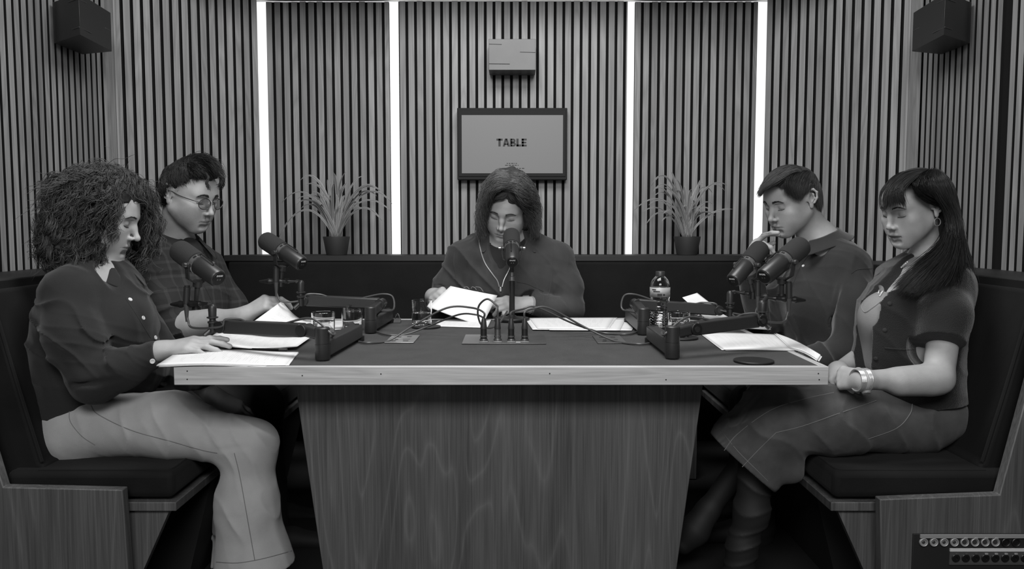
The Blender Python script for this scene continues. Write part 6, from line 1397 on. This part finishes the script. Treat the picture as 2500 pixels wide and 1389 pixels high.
# skirt
K_ = Body(); K_.econe(P(2200, 900, 2.34), P(2225, 1000, 2.34), (.125, .095), (.165, .125), lat, .06); K_.chain([P(2205, 1020, 2.27), P(2040, 1022, 2.22), P(1905, 1030, 2.22)], [.098, .092, .088], .05); K_.chain([P(2215, 1010, 2.44), P(1900, 985, 2.40)], [.095, .085], .06)
K_.cone(P(1905, 1030, 2.24), P(1825, 1130, 2.25), .088, .108, .05); K_.cone(P(1890, 1000, 2.36), P(1810, 1090, 2.36), .085, .10, .06)
K_.cone(P(1925, 1090, 2.20), P(1932, 1150, 2.20), .030, .035, .03)
K_.disp(fold(45, .008, .09, (.7, .2, .5), 1.0), P(1900, 1080, 2.24), .30); K_.disp(fold(46, .003, .06, (.5, 0, .8)))
hn = nrm((-.66, 0, -.75)); K_.cut(P(1806, 1126, 2.25), hn, P(1800, 1150, 2.25), .40, .003)
K_.cone(P(1800, 1150, 2.25), P(1835, 1100, 2.25), .085, .060, .004, '-')
V, F = K_.mesh(.0042); np_mesh('skirt', V, F, M['denimdk'], root)
for pts in ([(2036, 958), (1960, 975), (1880, 1002), (1800, 1060), (1768, 1100)], [(2140, 978), (2060, 1005), (1960, 1040), (1895, 1056)], [(1895, 1056), (1850, 1100), (1812, 1140)], [(2228, 985), (2222, 1010), (2190, 1045), (2120, 1072)], [(1756, 1045), (1800, 1100), (1850, 1150), (1875, 1175)]):
    seam(K_, root, pts, .0010, M['stitchdk'])
# lower leg and boot
Bt = Body(); Bt.chain([P(1845, 1140, 2.24), P(1835, 1250, 2.245), P(1812, 1330, 2.25), P(1800, 1430, 2.26)], [.050, .046, .040, .050], .03); Bt.chain([P(1800, 1430, 2.26), P(1740, 1440, 2.25)], [.045, .035], .03); Bt.disp(fold(48, .004, .045, (.3, .1, 1), 1.3), P(1812, 1330, 2.25), .15)
V, F = Bt.mesh(.004); np_mesh('boot', V, F, M['boot'], root)
Bt = Body(); Bt.chain([P(1850, 1080, 2.44), P(1725, 1250, 2.46)], [.040, .032], .03); Bt.chain([P(1725, 1250, 2.46), P(1695, 1295, 2.45), P(1668, 1330, 2.44)], [.034, .042, .030], .03)
V, F = Bt.mesh(.005); np_mesh('boot', V, F, M['boot'], root)
# jewellery
def wring(c, ax, r_, rt, mat, name): return ring(root, Vector(c), ax, r_, rt, mat, name)
ax = nrm(npv(wrL)-npv(elL)); w0 = npv(wrL)
mb = MB(); Rm = Matrix.Translation(Vector(w0+ax*.016)) @ frame_from(ax).to_4x4()
for k_ in (-.0055, -.0018, .0018, .0055): mb.tube([Rm @ Vector((.0285*math.cos(2*math.pi*i/36), .0285*math.sin(2*math.pi*i/36), k_)) for i in range(37)], .0021, 8)
mb.build('bracelet', M['silver'], root)
for k_ in (-.004, 0, .004):
    wring(w0-ax*(.004-k_), ax, .0300, .0022, M['silver'], 'watch_strap')
q = Vector(w0-ax*.004)+Vector((0, -.012, -.030)); mb = MB(); mb.lathe([(0, -.003), (.011, -.003), (.012, 0), (.010, .004), (0, .004)], 24, Matrix.Translation(q) @ frame_from((0, -.5, -.85)).to_4x4()); mb.build('watch', M['silver'], root)
A_ = Body(); A_.ops = B.ops+Ts.ops
def neck(pts, r_, name, beads=0):
    q = polyhit(A_, pts, .002, 8); mb = MB()
    if beads:
        ln = [0]; 
        for a, b_ in zip(q, q[1:]): ln.append(ln[-1]+(b_-a).length)
        n = int(ln[-1]/(r_*2.2))
        for i in range(n+1):
            s_ = ln[-1]*i/max(1, n); j = max(0, min(len(q)-2, next((k for k in range(len(ln)-1) if ln[k+1] >= s_), len(q)-2))); f_ = (s_-ln[j])/max(1e-6, ln[j+1]-ln[j]); p = q[j].lerp(q[j+1], f_)
            mb.lathe([(0, -r_), (r_*.7, -r_*.7), (r_, 0), (r_*.7, r_*.7), (0, r_)], 8, Matrix.Translation(p))
    else: mb.tube(q, r_, 6)
    mb.build(name, M['silver'], root)
neck([(2215, 640), (2185, 668), (2162, 700), (2148, 722)], .0030, 'necklace', 1); neck([(2205, 650), (2172, 675), (2152, 695), (2144, 716)], .0022, 'necklace', 1)
neck([(2106, 742), (2104, 752), (2112, 762), (2128, 752), (2150, 735)], .0009, 'fine_chain')
q = hit(A_, 2148, 710, .004); mb = MB(); mb.lathe([(0, -.003), (.010, -.002), (.012, .002), (0, .004)], 20, Matrix.Translation(q) @ frame_from((-.4, -.8, .2)).to_4x4() @ Matrix.Diagonal((1, 1.4, 1, 1))); mb.build('pendant', M['black'], root)
er = Vector(to_w(HM, (-.080, -.006, -.052))) if (to_w(HM, (-.08, 0, 0))[1] < to_w(HM, (.08, 0, 0))[1]) else Vector(to_w(HM, (.080, -.006, -.052)))
wring(er, (.3, -1, 0), .0110, .0011, M['silver'], 'hoop_earring')
brows(B, HM, root, M['lash'], .8, 6)
# long hair
Hb = Body(); Hb.M = HM; Hb.ell(HC+np.array([0, -.008, .004]), HR*1.0, .0); Hb.ell((0, -.075, -.03), (.075, .045, .09), .03)
Hb.ell((0, .100, -.040), (.070, .075, .098), .012, mode='-'); Hb.ell((0, .03, -.11), (.085, .075, .085), .012, mode='-'); Hb.M = None
Hb.chain([P(2305, 540, 2.36), P(2315, 620, 2.35), P(2330, 680, 2.31)], [.040, .034, .024], .04)
V, F = Hb.mesh(.0045); np_mesh('hair', V, F, M['hairbase'], root)
g1 = [[P(2262, 415, 2.39), P(2198, 424, 2.38), P(2156, 462, 2.37), P(2147, 508, 2.35)], [P(2262, 414, 2.36), P(2205, 425, 2.34), P(2168, 462, 2.33), P(2158, 512, 2.32)], [P(2264, 413, 2.33), P(2208, 425, 2.30), P(2170, 464, 2.28), P(2162, 512, 2.27)], [P(2266, 414, 2.31), P(2214, 428, 2.265), P(2180, 462, 2.24), P(2176, 505, 2.235)], [P(2268, 416, 2.30), P(2222, 432, 2.25), P(2190, 465, 2.225), P(2198, 500, 2.22)], [P(2270, 418, 2.29), P(2232, 436, 2.235), P(2204, 466, 2.215), P(2214, 508, 2.215)]]
ghair('hair', root, M['hairlong'], g1, 1500, 71, .0022, (.0006, 40), .0007, 24, .5, 1.8, lenv=.22, ends=.35, clump=10)
g2 = [[P(2270, 416, 2.29), P(2236, 438, 2.245), P(2236, 466, 2.235), P(2266, 488, 2.245), P(2304, 500, 2.27), P(2316, 545, 2.27), P(2296, 600, 2.23), P(2240, 658, 2.19), P(2180, 705, 2.20)], [P(2274, 414, 2.29), P(2256, 436, 2.245), P(2264, 470, 2.24), P(2300, 492, 2.26), P(2318, 540, 2.26), P(2304, 605, 2.21), P(2246, 662, 2.18), P(2190, 712, 2.185)],
      [P(2280, 412, 2.30), P(2280, 436, 2.25), P(2296, 480, 2.235), P(2318, 520, 2.24), P(2322, 570, 2.23), P(2302, 630, 2.18), P(2262, 675, 2.15), P(2225, 715, 2.15)], [P(2286, 413, 2.31), P(2302, 440, 2.27), P(2320, 490, 2.26), P(2330, 545, 2.25), P(2332, 590, 2.23), P(2320, 640, 2.18), P(2300, 680, 2.14), P(2280, 700, 2.14)],
      [P(2290, 415, 2.34), P(2318, 450, 2.31), P(2332, 510, 2.30), P(2340, 570, 2.28), P(2346, 620, 2.25), P(2350, 660, 2.22), P(2350, 700, 2.20), P(2345, 730, 2.20)], [P(2292, 418, 2.38), P(2326, 460, 2.37), P(2340, 530, 2.36), P(2350, 590, 2.34), P(2362, 640, 2.32), P(2366, 680, 2.30), P(2366, 700, 2.30), P(2364, 720, 2.30)]]
ghair('hair', root, M['hairlong'], g2, 6000, 72, .0045, (.0022, 30), .00062, 36, .5, 1.7, lenv=.2, ends=.4)
g3 = [[P(2225, 600, 2.44), P(2205, 640, 2.44), P(2175, 665, 2.42), P(2150, 685, 2.42)], [P(2240, 610, 2.46), P(2215, 650, 2.46), P(2190, 670, 2.44), P(2160, 690, 2.44)]]
ghair('hair', root, M['hairlong'], g3, 500, 73, .006, (.002, 60), .0008, 18, lenv=.3)
rel(root)
